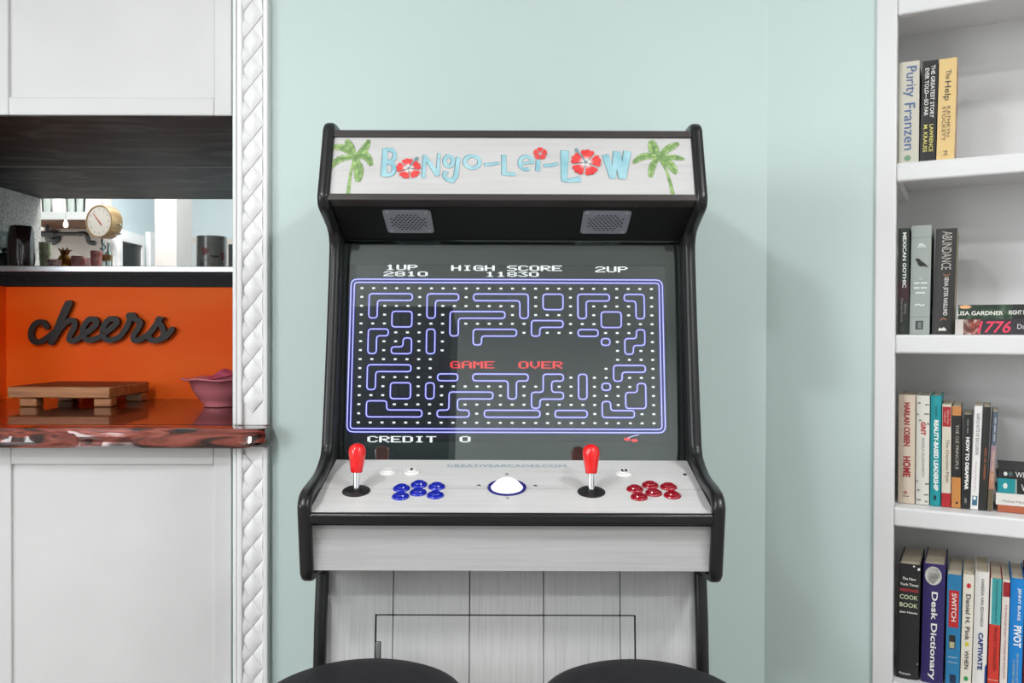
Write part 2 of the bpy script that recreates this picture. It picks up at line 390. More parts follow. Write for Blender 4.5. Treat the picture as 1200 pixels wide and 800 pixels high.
# ------------------------------------------------------------ bar cabinets
def shaker(parent, x0, x1, z0, z1, D, st=0.041):
    d = MB().box(x0+st-0.004, x1-st+0.004, D+0.008, D+0.018, z0+st-0.004, z1-st+0.004).build('door', m_white, parent)
    for nm, a in (('stile', (x0, x0+st, z0, z1)), ('stile', (x1-st, x1, z0, z1)), ('rail', (x0+st, x1-st, z0, z0+st)), ('rail', (x0+st, x1-st, z1-st, z1))):
        MB().box(a[0], a[1], D, D+0.02, a[2], a[3]).build(nm, m_white, d, bevel=0.0025)
    return d
DX1 = -0.6465; DX0 = -1.2015
up = thing('wall_cabinet', 'white wall cabinet above the bar with recessed panel door and black underside', 'cabinet', (-1.2, 2.27, ZU))
MB().box(NX0+0.002, NX1-0.002, DW+0.022, 2.57, ZU+0.013, 2.455).build('body', m_white, up)
part(MB().box(NX0+0.002, NX1-0.002, DW+0.003, 2.57, ZU, ZU+0.012).build('underside', m_underblack, up), 'black stained underside board')
shaker(up, DX0, DX1, ZU+0.003, 2.45, DW-0.001); shaker(up, NX0+0.005, DX0-0.004, ZU+0.003, 2.45, DW-0.001)
lo = thing('base_cabinet', 'white base cabinet with recessed panel door under the bar counter', 'cabinet', (-1.2, 2.3, 0))
MB().box(NX0+0.002, NX1-0.002, DW+0.03, 2.7, 0.0, 0.935).build('body', m_white, lo)
shaker(lo, DX0, DX1-0.003, 0.08, 0.932, DW+0.004); shaker(lo, NX0+0.005, DX0-0.004, 0.08, 0.932, DW+0.004)

# ------------------------------------------------------------ live-edge counter
ZB = 0.9375
ct = thing('bar_counter', 'dark red resin coated live-edge wooden bar counter', 'counter', (-1.2, 2.3, ZB))
top = MB().box(NX0+0.002, NX1-0.002, DW-0.002, DO-0.002, ZB+0.002, ZC)
top.build('slab', m_resin, ct)
EX = -0.5535
ed = MB(); nx = 120; rows = []
for i in range(nx+1):
    t = i/nx; x = NX0+0.002+(EX-NX0-0.002)*t
    wob = 0.008*math.sin(x*9)+0.005*math.sin(x*23+1)+0.003*math.sin(x*61)
    k = max(0, (x-(EX-0.03))/0.03); rnd = 0.012*k*k
    k2 = max(0, (x-(EX-0.07))/0.07); up_ = 0.016*k2*k2
    f = 1.898+rnd
    prof = [(DW-0.014, ZC), (f+0.014, ZC), (f+0.004, ZC-0.002), (f, ZC-0.008), (f+0.003+wob*0.4, ZC-0.020),
            (f+0.006-wob*0.5, ZC-0.033), (f+0.012+wob*0.3, ZB+0.006+up_), (f+0.018, ZB+up_*0.9), (DW-0.014, ZB+up_*0.5)]
    rows.append([(x, d, z) for d, z in prof])
k = len(rows[0]); ed.v = [p for r in rows for p in r]
for i in range(nx):
    for q in range(k): ed.f.append((i*k+q, (i+1)*k+q, (i+1)*k+(q+1) % k, i*k+(q+1) % k))
ed.f += [tuple(range(k))]
part(ed.build('live_edge', m_live, ct, smooth='auto'), 'wavy glossy bark edge in dark red and brown')
endp = MB(); kk = [(x+0.0006, d, z) for x, d, z in rows[-1]]; endp.add(kk, [tuple(range(k))]); endp.prism(kk, (-0.0005, 0, 0))
part(endp.build('cut_end', m_endgrain, ct), 'grey cut end')

# ------------------------------------------------------------ pass-through shelf, leather band, cheers sign
sh = thing('serving_shelf', 'steel edged serving shelf above the orange panel', 'shelf', (-1.2, 2.9, 1.3415))
MB().box(NX0+0.001, NX1-0.001, DO-0.012, DS+0.02, 1.388, 1.407).build('board', m_steel, sh, bevel=0.002)
b_ = MB().box(NX0+0.001, NX1-0.001, DO-0.006, DS, 1.3425, 1.388).build('leather_band', m_leather, sh)
stt = MB(); x = NX0+0.02
while x < NX1: stt.box(x, x+0.007, DO-0.0075, DO-0.0055, 1.3805, 1.3822); x += 0.0125
o = stt.build('stitching', mat('grey_thread', (0.07, 0.065, 0.065), 0.7), b_); o['kind'] = 'stuff'
PO = Plane((0, DO-0.001, 0), (1, 0, 0), (0, 0, 1))
S = [[(228, 258), (205, 228), (162, 228), (128, 262), (118, 318), (140, 358), (185, 360), (232, 333), (290, 285)],
     [(263, 366), (283, 310), (310, 240), (345, 155), (375, 92)], [(258, 366), (285, 320), (320, 235), (358, 165), (392, 90)],
     [(275, 350), (330, 262), (385, 215), (424, 222), (421, 262), (392, 318), (390, 350), (425, 353), (475, 320)],
     [(475, 320), (540, 275), (578, 236), (570, 208), (530, 205), (497, 240), (482, 290), (497, 338), (542, 350), (605, 325)],
     [(605, 325), (680, 268), (720, 230), (712, 205), (672, 204), (637, 240), (621, 292), (637, 338), (682, 350), (742, 325)],
     [(742, 325), (788, 262), (812, 205), (806, 180), (835, 178), (848, 202), (884, 224), (872, 262), (838, 318), (846, 352), (890, 344)],
     [(890, 344), (950, 300), (998, 238), (1020, 198), (1018, 225), (1044, 272), (1044, 320), (1008, 350), (962, 350), (948, 330)],
     [(1008, 350), (1060, 328), (1108, 275)]]
cm = MB()
for si_, st in enumerate(S):
    pts = [PO.px(20+p.x/6, 340+p.y/6) for p in smooth_path(st, 7)]
    ribbon(cm, PO, pts, 0.0172, 0.006, thick=0.012+0.0006*si_)
o = cm.build('cheers_sign', m_black_sign, weld=False); tag(o, 'black script cheers sign mounted on the orange panel', 'sign')

# ------------------------------------------------------------ serving board and pink bowl on the counter
bd = thing('serving_board', 'raised wooden serving board standing on the bar counter', 'board', (-1.28, 2.54, ZC))
MB().box(-1.427, -1.137, 2.41, 2.675, 1.0105, 1.0425).build('slab', m_board, bd, bevel=0.004)
MB().box(-1.423, -1.141, 2.414, 2.671, 1.0415, 1.0432).build('walnut_top', m_boardtop, bd, bevel=0.0006)
for x in (-1.398, -1.187):
    for y in (2.418, 2.62):
        MB().box(x, x+0.05, y, y+0.04, ZC+0.0005, 1.0105).build('foot', m_board, bd, bevel=0.004)
bx, by = -0.838, 2.45
bowl = MB(); ns = 48; prof = [(0.0, 0.004), (0.040, 0.002), (0.043, 0.0), (0.046, 0.003), (0.044, 0.008), (0.058, 0.022), (0.075, 0.048), (0.084, 0.070), (0.092, 0.075), (0.105, 0.079), (0.106, 0.083), (0.094, 0.082), (0.082, 0.076), (0.070, 0.045), (0.05, 0.016), (0, 0.010)]
for i in range(ns):
    a = 2*PI*i/ns
    for r, z in prof:
        wv = max(0, (r-0.08)/0.04); bowl.v.append((bx+r*math.cos(a)*(1+0.02*wv*math.sin(6*a)), by+r*math.sin(a)*(1+0.02*wv*math.sin(6*a)), ZC+0.0005+z+0.004*wv*math.sin(6*a)))
kp = len(prof)
for i in range(ns):
    for q in range(kp-1): bowl.f.append((i*kp+q, ((i+1) % ns)*kp+q, ((i+1) % ns)*kp+q+1, i*kp+q+1))
o = bowl.build('footed_bowl', m_pink, smooth=True); tag(o, 'pink footed bowl with flared wavy rim beside the white trim', 'bowl')
nap = MB(); g = 22
for i in range(g+1):
    for j in range(g+1):
        a, b = (i/g-0.5)*2, (j/g-0.5)*2; r = math.hypot(a, b); s = min(1, 1/max(r, 1e-6)) if r > 1 else 1
        a *= s; b *= s; r = min(1, r)
        z = 0.076+0.016*(1-r*r)*(0.8+0.4*math.sin(5*a+1)*math.cos(4*b))+0.008*math.sin(9*a-3*b)*(1-r*r)+0.003*r+0.016*a
        nap.v.append((bx+0.073*a, by+0.073*b, ZC+z+0.004))
for i in range(g):
    for j in range(g): nap.f.append((i*(g+1)+j, (i+1)*(g+1)+j, (i+1)*(g+1)+j+1, i*(g+1)+j+1))
o = nap.build('napkin', m_pink2, smooth=True); o.modifiers.new('s', 'SOLIDIFY').thickness = 0.002
tag(o, 'crumpled deep pink napkin heaped in the pink bowl', 'napkin')

# ============================================================ ARCADE CABINET
arc = thing('arcade_cabinet', 'upright arcade cabinet in white wood with black edges and lit screen', 'arcade cabinet', (0, 1.65, 0))
HO, HI = 0.335, 0.319
front = [(1.93, 1.562), (1.62, 1.565), (1.56, 1.5665), (1.535, 1.567), (1.521, 1.565), (1.5115, 1.558), (1.507, 1.546), (1.498, 1.520), (1.483, 1.478), (1.470, 1.442), (1.467, 1.430), (1.474, 1.416), (1.510, 1.402), (1.548, 1.386), (1.563, 1.365),
         (1.562, 1.33), (1.54, 1.19), (1.507, 1.02), (1.500, 0.995), (1.485, 0.978), (1.435, 0.957), (1.368, 0.9475), (1.345, 0.942), (1.334, 0.931), (1.333, 0.915),
         (1.347, 0.826), (1.351, 0.815), (1.362, 0.808), (1.40, 0.806), (1.445, 0.803), (1.457, 0.79), (1.457, 0.77), (1.438, 0.638), (1.40, 0.12), (1.395, 0.012)]
back = [(1.93, 0.012)]
def molding(parent, sx):
    sec = [(-0.0105, -0.006), (-0.0105, 0.0005), (-0.0085, 0.0045), (-0.0045, 0.0065), (0.0045, 0.0065), (0.0085, 0.0045), (0.0105, 0.0005), (0.0105, -0.006)]
    pts = [V3((p.x, p.y, 0)) for p in smooth_path(front, 3)]; mb = MB(); m = len(pts); k = len(sec); xc = sx*(HO-0.0105)
    for i, p in enumerate(pts):
        t = (pts[min(i+1, m-1)]-pts[max(i-1, 0)]).normalized(); n = V3((t.y, -t.x, 0))   # outward
        if n.dot(V3((p.x-1.75, p.y-p.y, 0))) < 0 and i > 6: pass
        for a, b in sec: q = p+n*b*SGN+n*0; mb.v.append((xc+a, q.x, q.y))
    for i in range(m-1):
        for q in range(k): mb.f.append((i*k+q, i*k+(q+1) % k, (i+1)*k+(q+1) % k, (i+1)*k+q))
    mb.f += [tuple(range(k)), tuple(range((m-1)*k, m*k))]
    return mb.build('edge_molding', m_tmold, parent, smooth='auto')
# path runs top-back -> front -> down; outward is to the left of travel in (depth, z)
t0 = V3((front[8][0]-front[7][0], front[8][1]-front[7][1], 0)); SGN = 1 if V3((t0.y, -t0.x, 0)).x < 0 else -1
for sx in (-1, 1):
    poly3 = [(p.x, p.y) for p in smooth_path(front, 3)]+back
    sp = MB().prism([(sx*HO-sx*0.0175, d, z) for d, z in poly3], (sx*0.0155, 0, 0)).build('side_panel', m_black, arc)
    molding(sp, sx)
IN = HI-0.0015
MB().box(-IN, IN, 1.70, 1.925, 0.02, 1.545).build('body', m_black, arc)
# marquee
MU = V3((0, 1.508-1.470, 1.5427-1.4367)).normalized()
PM = Plane((0, 1.470, 1.4367), (1, 0, 0), MU)
ML = math.hypot(1.508-1.470, 1.5427-1.4367)
m_marq = noisy('marquee_whitewash', [tuple(c*0.87 for c in q) for q in GW], 4, (1, 16, 22), 0.35, 5, 0.0, pos=[0.25, 0.42, 0.65], dist=0.5)
mq = MB().obox(PM, -IN, IN, 0.0, ML, -0.006, 0).build('marquee_panel', m_marq, arc)
for v0, v1 in ((-0.0125, 0.0), (ML, ML+0.0135)):
    MB().obox(PM, -IN, IN, v0, v1, -0.02, 0.004).build('marquee_rail', m_darkbrown, arc, bevel=0.0015)
MB().prism([(-IN, d, z) for d, z in ((1.5165, 1.557), (1.70, 1.557), (1.70, 1.545), (1.5165, 1.545))], (2*IN, 0, 0)).build('top_panel', m_black, arc)
# lettering, strokes measured on the marquee
PXM = 1.0/ (FPX/1.49)
m_lt = noisy('lettering_light_blue', [lin(126, 178, 190), lin(164, 204, 212)], 40, rough=0.4)
m_ltd = mat('lettering_outline', lin(112, 142, 150), 0.45)
m_hib = noisy('hibiscus_red', [lin(205, 44, 46), lin(228, 74, 70)], 60, rough=0.4)
m_hibw = mat('hibiscus_vein', (0.76, 0.74, 0.73), 0.4)
m_palm = noisy('palm_green', [lin(92, 124, 74), lin(126, 158, 92), lin(164, 190, 122)], 110, rough=0.45)
m_palmd = mat('palm_dark_green', lin(92, 128, 84), 0.5)
def arcpts(cx, cy, rx, ry, a0, a1, n=18): return [(cx+rx*math.cos(math.radians(a0+(a1-a0)*i/n)), cy+ry*math.sin(math.radians(a0+(a1-a0)*i/n))) for i in range(n+1)]
LT = [  # (points in px, widths in px)
 ([(451.6, 174.2), (450, 207)], [5.5, 6.5]), ([(452, 175.6), (459, 175.8)]+arcpts(458, 182.5, 5, 6.5, -80, 80)+[(454, 190.5)], 4.2),
 ([(454, 190.8), (457, 190.8)]+arcpts(456.5, 198, 5.6, 7.2, -80, 85)+[(450, 205.6)], 4.6),
 ([(498, 182), (496.4, 208.8)], 3.8), ([(497.6, 183), (513.8, 206)], [4, 6]), ([(514.6, 180), (513.2, 205)], [3, 3.4]),
 (arcpts(526.2, 189.3, 5, 6, 0, 360), 4.2), ([(537.3, 184.5), (534.5, 207), (530.5, 212.3), (523.5, 210.5), (520.8, 206.5), (521.5, 202.6), (525.3, 202.4)], [4.2, 5, 5, 4.5, 4, 3.4, 2.6]),
 (arcpts(553.6, 190.2, 8.8, 7.2, 0, 360), 4.2), ([(568, 193.2), (576, 193), (585, 191.2)], [3.8, 3.6, 3]),
 ([(590.6, 182), (591, 205.5)], 5), ([(589.2, 204.2), (604, 204.6)], [3.6, 4.6]),
 (arcpts(616.6, 191.3, 7.4, 7.8, 5, -300, 26), 3.9), ([(609.8, 192.4), (624.6, 190.6)], [2.6, 2.6]),
 ([(631.2, 188.2), (630.4, 201)], 5), ([(637.6, 194.4), (646, 194), (654.4, 192)], [3.8, 3.8, 3]),
 ([(662, 177), (661.3, 213)], [9.4, 6]), ([(661, 212.6), (668, 212), (680.6, 210.2)], [2.4, 4.6, 7.2]),
 ([(709.6, 182), (718.6, 209.5)], [7.4, 7]), ([(718.6, 209.5), (722.6, 178)], [5, 7]), ([(723.6, 178.5), (728.6, 209.6)], [7, 7]), ([(729.8, 210), (735.4, 177.6)], [7, 8.4]),
]
LGRP = [3, 3, 2, 1, 1, 2, 2, 1, 1, 2, 4]; li = 0
LTG = []
for n_ in LGRP: LTG.append(LT[li:li+n_]); li += n_
for grp in LTG:
  la, lb = MB(), MB()
  for pts, wd in grp:
    q = [PM.px(*p) for p in pts]; wl = [x*PXM for x in wd] if isinstance(wd, list) else wd*PXM
    if isinstance(wl, list) and len(wl) != len(q): wl = wl[0]
    hs_ = 0.00018*[g_ for g_, _ in enumerate(grp) if grp[g_][0] is pts][0]
    ribbon(lb, PM, q, wl, 0.0010+hs_, caps=False)
    ribbon(la, PM, [(u-0.0016, v+0.0012) for u, v in q], wl, 0.0003+hs_*0.5, caps=False)
  part(lb.flat('letter', m_lt, mq), 'light blue painted letter'); la.flat('letter_outline', m_ltd, mq)
def hibiscus(cx, cy, r, sx, sy, stx=None):
    a, b = MB(), MB()
    for k in range(5):
        th = math.radians(-90+72*k+(8 if stx and stx < 0 else -8 if stx else 0)); pts = []
        for s in [i/14 for i in range(15)]:
            pass
        half = math.radians(33); ring = []
        for i in range(13):
            f = i/12*2-1; rr = r*(1.0-0.10*abs(f)**3+0.045*math.cos(9*f))
            ring.append((cx+sx*rr*math.cos(th+half*f*0.95), cy+sy*rr*math.sin(th+half*f*0.95)))
        pts = [(cx+sx*0.16*r*math.cos(th), cy+sy*0.16*r*math.sin(th)), (cx+sx*0.5*r*math.cos(th-half*0.85), cy+sy*0.5*r*math.sin(th-half*0.85))]+ring+[(cx+sx*0.5*r*math.cos(th+half*0.85), cy+sy*0.5*r*math.sin(th+half*0.85))]
        poly(a, PM, [PM.px(*p) for p in pts], 0.0018+0.00002*k)
        if r > 10:
            for f in (-0.35, 0, 0.35):
                ribbon(b, PM, [PM.px(cx+sx*0.14*r*math.cos(th+f), cy+sy*0.14*r*math.sin(th+f)), PM.px(cx+sx*0.5*r*math.cos(th+f*0.8), cy+sy*0.5*r*math.sin(th+f*0.8))], [1.4*PXM, 0.4*PXM], 0.0022, caps=False)
    part(a.flat('hibiscus_print', m_hib, mq), 'red hibiscus print')
    if stx:
        b.flat('hibiscus_veins', m_hibw, mq); c = MB()
        ribbon(c, PM, [PM.px(cx, cy), PM.px(cx+stx*0.6, cy-r*0.75)], [1.6*PXM, 1.3*PXM], 0.0026); ribbon(c, PM, [PM.px(cx+stx*0.6, cy-r*0.75), PM.px(cx+stx*0.68, cy-r*0.86)], 3.4*PXM, 0.0028)
        c.flat('hibiscus_stamen', m_ltd, mq)
hibiscus(479, 198, 14.3, 1.0, 0.82, 14); hibiscus(686.5, 191, 17.6, 1.0, 0.86, -17); hibiscus(633, 180.3, 8.4, 0.95, 0.85)
def frond(a, d, p0, p1, bend, wid):
    p0, p1 = V3((*p0, 0)), V3((*p1, 0)); n = V3((-(p1-p0).y, (p1-p0).x, 0))*bend; mid = (p0+p1)/2+n
    ctr = smooth_path([(p0.x, p0.y), (mid.x, mid.y), (p1.x, p1.y)], 9); m = len(ctr); L, R = [], []
    for i, p in enumerate(ctr):
        t = (ctr[min(i+1, m-1)]-ctr[max(0, i-1)]).normalized(); nn = V3((-t.y, t.x, 0)); s = i/(m-1)
        ww = 1.22*wid*(math.sin(PI*min(1, s*0.86+0.06))**0.7)*(1.0+(0.16 if i % 2 else -0.12)*(s > 0.3))
        L.append(p+nn*ww); R.append(p-nn*ww*0.85)
    for i in range(m-1):
        poly(a, PM, [PM.px(*q[:2]) for q in (L[i], R[i], R[i+1], L[i+1])], 0.0006+0.00006*len(a.f)/20)
    ribbon(d, PM, [PM.px(p.x, p.y) for p in ctr[1:-2]], 0.7*PXM, 0.0013, caps=False)
def palm(crown, trunk, tips):
    a, d = MB(), MB(); q = smooth_path(trunk, 6)
    ribbon(a, PM, [PM.px(p.x, p.y) for p in q], [(1.6+3.2*i/(len(q)-1))*PXM for i in range(len(q))], 0.0005, caps=False)
    for tip, b, wd in tips: frond(a, d, crown, tip, b, wd)
    part(a.flat('palm_print', m_palm, mq), 'green palm tree print'); d.flat('palm_veins', m_palmd, mq)
palm((415, 184.5), [(415, 185), (411, 203), (408, 227.4)], [((385, 199.5), 0.16, 3.2), ((387.5, 172.5), 0.16, 3.4), ((406, 164), 0.0, 4.4), ((432.5, 164), 0.1, 3.6), ((435.5, 194), -0.35, 4), ((419.5, 213), -0.12, 5)])
palm((771, 185), [(773, 187), (782, 203), (788.5, 227.4)], [((741.8, 191), 0.16, 3.4), ((762.5, 208), 0.1, 3.6), ((762.5, 164.6), -0.06, 5.2), ((795.5, 168), -0.08, 3.6), ((802, 186.5), -0.06, 2.6), ((793, 203.5), -0.12, 4)])
# underside hood with speakers
hood = MB().prism([(-IN, d, z) for d, z in ((1.478, 1.4245), (1.63, 1.368), (1.70, 1.368), (1.70, 1.43), (1.56, 1.52), (1.50, 1.44))], (2*IN, 0, 0)).build('speaker_hood', m_black, arc)
HV = V3((0, 1.63-1.478, 1.368-1.4245)).normalized()
PH = Plane((0, 1.478, 1.4245), (1, 0, 0), -HV)     # normal points down and to the front
if PH.N.z > 0: PH = Plane((0, 1.478, 1.4245), (-1, 0, 0), -HV)
PH.U = V3((1, 0, 0)); PH.N = V3((0, -1, 0)) - HV*V3((0, -1, 0)).dot(HV); PH.N.normalize()
if PH.N.z > 0: PH.N = -PH.N
for corners in (((448, 246.5), (505, 246.5), (508, 271), (455, 271)), ((684, 247), (740, 247), (735, 272), (679, 272))):
    q = [PH.px(*c) for c in corners]; cu = sum(a for a, b in q)/4; cv = sum(b for a, b in q)/4; hu = 0.0425; hv = 0.0425
    mb = MB(); ring = []
    for sx, sy, a0 in ((1, 1, 0), (-1, 1, 90), (-1, -1, 180), (1, -1, 270)):
        for i in range(5): an = math.radians(a0+i*22.5); ring.append((cu+sx*(hu-0.007)+0.007*math.cos(an), cv+sy*(hv-0.007)+0.007*math.sin(an)))
    mb.prism([PH.w(a, b, 0.0) for a, b in ring], PH.N*0.0022)
    g_ = part(mb.build('speaker_grille', m_grille, arc), 'perforated metal speaker plate')
    hm = MB()
    for i in range(-4, 5):
        for j in range(-4, 5):
            u, v = i*0.0075+(0.00375 if j % 2 else 0), j*0.0068
            if math.hypot(u, v) < 0.033: hm.add([PH.w(cu+u+0.0022*math.cos(a*PI/4), cv+v+0.0022*math.sin(a*PI/4), 0.0026) for a in range(8)], [tuple(range(8))])
    o = hm.flat('perforations', m_hole, g_); o['kind'] = 'stuff'
    for sx in (-1, 1):
        for sy in (-1, 1):
            m4 = Matrix((PH.U, PH.N.cross(PH.U), PH.N)).transposed().to_4x4(); m4.translation = PH.w(cu+sx*0.035, cv+sy*0.035, 0.0022)
            MB().lathe([(0.0036, 0), (0.0034, 0.0008), (0.002, 0.0016), (0, 0.0019)], m4, 12).build('screw', m_screw, g_, smooth=True)
for c in ((445, 240), (745, 242.5)):
    u, v = PH.px(*c); m4 = Matrix((PH.U, PH.N.cross(PH.U), PH.N)).transposed().to_4x4(); m4.translation = PH.w(u, v, 0)
    MB().lathe([(0.003, 0), (0.002, 0.001), (0, 0.0012)], m4, 10).build('screw', m_darkscrew, arc, smooth=True)
# screen
GV = V3((0, 1.612-1.552, 1.3735-0.9647)).normalized(); GL = math.hypot(0.06, 0.4088)
PG = Plane((0, 1.552, 0.9647), (1, 0, 0), GV)
part(MB().obox(PG, -IN, IN, -0.004, GL, -0.004, 0).build('cover_glass', m_glass, arc), 'reflective glass over the screen')
MB().obox(PG, -IN, IN, -0.004, GL, -0.03, -0.0175).build('bezel', m_bezel, arc)
PS = Plane(PG.w(0, 0, -0.0165), (1, 0, 0), GV)
s0 = PS.px(594, 518)[1]; s1 = PS.px(594, 311)[1]; sxc = PS.px(593.5, 415)[0]; SWD = 0.300
scr = part(MB().obox(PS, sxc-SWD, sxc+SWD, s0, s1, -0.004, 0).build('screen', m_lcd, arc), 'lit game screen showing a blue maze')
fr = MB()
for a in ((sxc-SWD-0.001, sxc-SWD, s0, s1), (sxc+SWD, sxc+SWD+0.001, s0, s1), (sxc-SWD, sxc+SWD, s1, s1+0.001)): fr.obox(PS, a[0], a[1], a[2], a[3], -0.002, 0.0006)
fr.build('screen_rim', m_black, scr)
FONT = {'0': '01110 10001 10001 10001 10001 10001 01110', '1': '00100 01100 00100 00100 00100 00100 01110', '2': '01110 10001 00001 00110 01000 10000 11111',
 '3': '11111 00010 00100 00010 00001 10001 01110', '8': '01110 10001 10001 01110 10001 10001 01110', 'U': '10001 10001 10001 10001 10001 10001 01110', 'P': '11110 10001 10001 11110 10000 10000 10000',
 'H': '10001 10001 10001 11111 10001 10001 10001', 'I': '01110 00100 00100 00100 00100 00100 01110', 'G': '01110 10001 10000 10111 10001 10001 01111', 'S': '01111 10000 10000 01110 00001 00001 11110',
 'C': '01110 10001 10000 10000 10000 10001 01110', 'O': '01110 10001 10001 10001 10001 10001 01110', 'R': '11110 10001 10001 11110 10100 10010 10001', 'E': '11111 10000 10000 11110 10000 10000 11111',
 'D': '11110 10001 10001 10001 10001 10001 11110', 'T': '11111 00100 00100 00100 00100 00100 00100', 'A': '01110 10001 10001 11111 10001 10001 10001', 'M': '10001 11011 10101 10101 10001 10001 10001', 'V': '10001 10001 10001 10001 10001 01010 00100', ' ': '00000 '*6+'00000'}
def pixtext(mb, s, x0, y0, x1, y1):
    n = len(s); a = PS.px(x0, y1); b = PS.px(x1, y0); cw = (b[0]-a[0])/(n*6-1); ch = (b[1]-a[1])/7
    for i, c in enumerate(s):
        for r, row in enumerate(FONT[c].split()):
            for q, bit in enumerate(row):
                if bit == '1':
                    u = a[0]+(i*6+q)*cw; v = b[1]-(r+1)*ch; e = cw*0.18
                    poly(mb, PS, [(u-e, v), (u+cw+e, v), (u+cw+e, v+ch*1.05), (u-e, v+ch*1.05)], 0.0012)
def ptx(s_, *a): t_ = MB(); pixtext(t_, s_, *a); part(t_.flat('score_text', e_white, scr), 'white score lettering')
ptx('1UP', 452, 310.4, 489, 316.4); ptx('2810', 450, 318.2, 501, 323.6); ptx('HIGH SCORE', 529, 311.4, 658, 317.2)
ptx('11830', 569, 318.8, 631, 324.2); ptx('2UP', 698, 312.5, 735, 319); ptx('CREDIT', 431, 511, 511, 518); ptx('0', 539, 511, 551, 518)
tr = MB(); pixtext(tr, 'GAME  OVER', 528, 423.5, 659, 431.5); part(tr.flat('message_text', e_red, scr), 'red game over lettering')
fm = MB()
for cx_, cy_ in ((735, 514.5), (743.5, 516)): poly(fm, PS, [PS.px(cx_+4*math.cos(a*PI/6), cy_+2*math.sin(a*PI/6)) for a in range(12)], 0.0012)
fm.flat('fruit_mark', e_red, scr); fm2 = MB(); ribbon(fm2, PS, [PS.px(736, 513), PS.px(742, 510.6), PS.px(748, 509.4)], 0.0016, 0.0013); fm2.flat('fruit_stem', e_lilac, scr)
# a plain maze of its own design: letters are walls, dots are pellets
MZ = ["..........................",
      ".AAAA.BBB.CCCCC.DD.EEE.FF.",
      ".A....B.......C.DD.E....F.",
      ".A.GG.B.HHHHH.C....E.KK.F.",
      "...GG...H......LLL...KK...",
      ".MM...N.H_OOOO.L...PP...Q.",
      ".M..N.N.__O__________P.QQ.",
      ".M.NN.N.______________.Q..",
      "......._______________....",
      ".RRRR..______________.SSS.",
      ".R.....TT_UUUUU_VV.W..S...",
      ".R.XX.T......U..V..W.S..Y.",
      "...XX.T.ZZZZ.U.VVV.W...YY.",
      ".aa.....Z......V.....b.YY.",
      ".aaaaa.ZZZ.ccccc.ddd.bbb..",
      ".........................."]
NR = len(MZ); NC = 26
u0, v1 = PS.px(411, 327); u1, v0 = PS.px(779, 507); u0 = sxc-(u1-u0)/2; u1 = 2*sxc-u0
mw, mh = (u1-u0-0.020)/NC, (v1-v0-0.018)/NR
def cell(c, r): return (u0+0.010+c*mw, v1-0.009-r*mh)
lineA, lineB = MB(), MB()
def rounded(pts, r):
    out = []; m = len(pts)
    for i in range(m):
        p = V3((*pts[i], 0)); a = V3((*pts[i-1], 0)); b = V3((*pts[(i+1) % m], 0))
        da = (a-p); db = (b-p); q = min(r, da.length*0.45, db.length*0.45)
        s = p+da.normalized()*q; e = p+db.normalized()*q
        for t in (0, 0.33, 0.67, 1): out.append(s*(1-t)**2+p*2*t*(1-t)+e*t*t)
    return [(p.x, p.y) for p in out]
def outline(pts, r=0.006):
    q = rounded(pts, r); ribbon(lineA, PS, q, 0.0044, 0.0005, closed=True); ribbon(lineB, PS, q, 0.0020, 0.0009, closed=True)
def trace(cells):
    ed = {}
    for c, r in cells:
        for (dc, dr, a, b) in ((0, -1, (c, r), (c+1, r)), (1, 0, (c+1, r), (c+1, r+1)), (0, 1, (c+1, r+1), (c, r+1)), (-1, 0, (c, r+1), (c, r))):
            if (c+dc, r+dr) not in cells: ed.setdefault(a, []).append(b)
    loops = []
    while ed:
        s = next(iter(ed)); lp = [s]; cur = s
        while True:
            nx_ = ed[cur].pop();
            if not ed[cur]: del ed[cur]
            if nx_ == s: break
            lp.append(nx_); cur = nx_
        keep = [lp[i] for i in range(len(lp)) if not ((lp[i-1][0] == lp[i][0] == lp[(i+1) % len(lp)][0]) or (lp[i-1][1] == lp[i][1] == lp[(i+1) % len(lp)][1]))]
        loops.append(keep)
    return loops
done = set()
for r in range(NR):
    for c in range(NC):
        L = MZ[r][c]
        if L in '._' or (c, r) in done: continue
        stack = [(c, r)]; cells = set()
        while stack:
            x = stack.pop()
            if x in cells: continue
            cells.add(x)
            for dc, dr in ((1, 0), (-1, 0), (0, 1), (0, -1)):
                y = (x[0]+dc, x[1]+dr)
                if 0 <= y[0] < NC and 0 <= y[1] < NR and MZ[y[1]][y[0]] == L: stack.append(y)
        done |= cells
        for lp in trace(cells):
            m = len(lp); ins = []
            for i in range(m):     # pull the outline in a little
                p, a, b = lp[i], lp[i-1], lp[(i+1) % m]
                d1 = V3((p[0]-a[0], p[1]-a[1], 0)).normalized(); d2 = V3((b[0]-p[0], b[1]-p[1], 0)).normalized()
                n = V3((-d1.y, d1.x, 0))+V3((-d2.y, d2.x, 0)); ins.append(cell(p[0]+n.x*0.14, p[1]+n.y*0.12))
            outline(ins)
for e in (0, 0.0062): outline([(u0+e, v0+e), (u1-e, v0+e), (u1-e, v1-e), (u0+e, v1-e)], 0.012-e)
part(lineA.flat('maze_glow', e_blue, scr), 'blue maze walls'); part(lineB.flat('maze_line', e_lilac, scr), 'pale lilac maze lines')
dm = MB()
for r in range(NR):
    for c in range(NC):
        if MZ[r][c] == '.':
            u, v = cell(c+0.5, r+0.5); poly(dm, PS, [(u-0.0027, v-0.0017), (u+0.0027, v-0.0017), (u+0.0027, v+0.0017), (u-0.0027, v+0.0017)], 0.0012)
o = part(dm.flat('maze_dots', e_white, scr), 'white dots in the maze lanes'); o['kind'] = 'stuff'
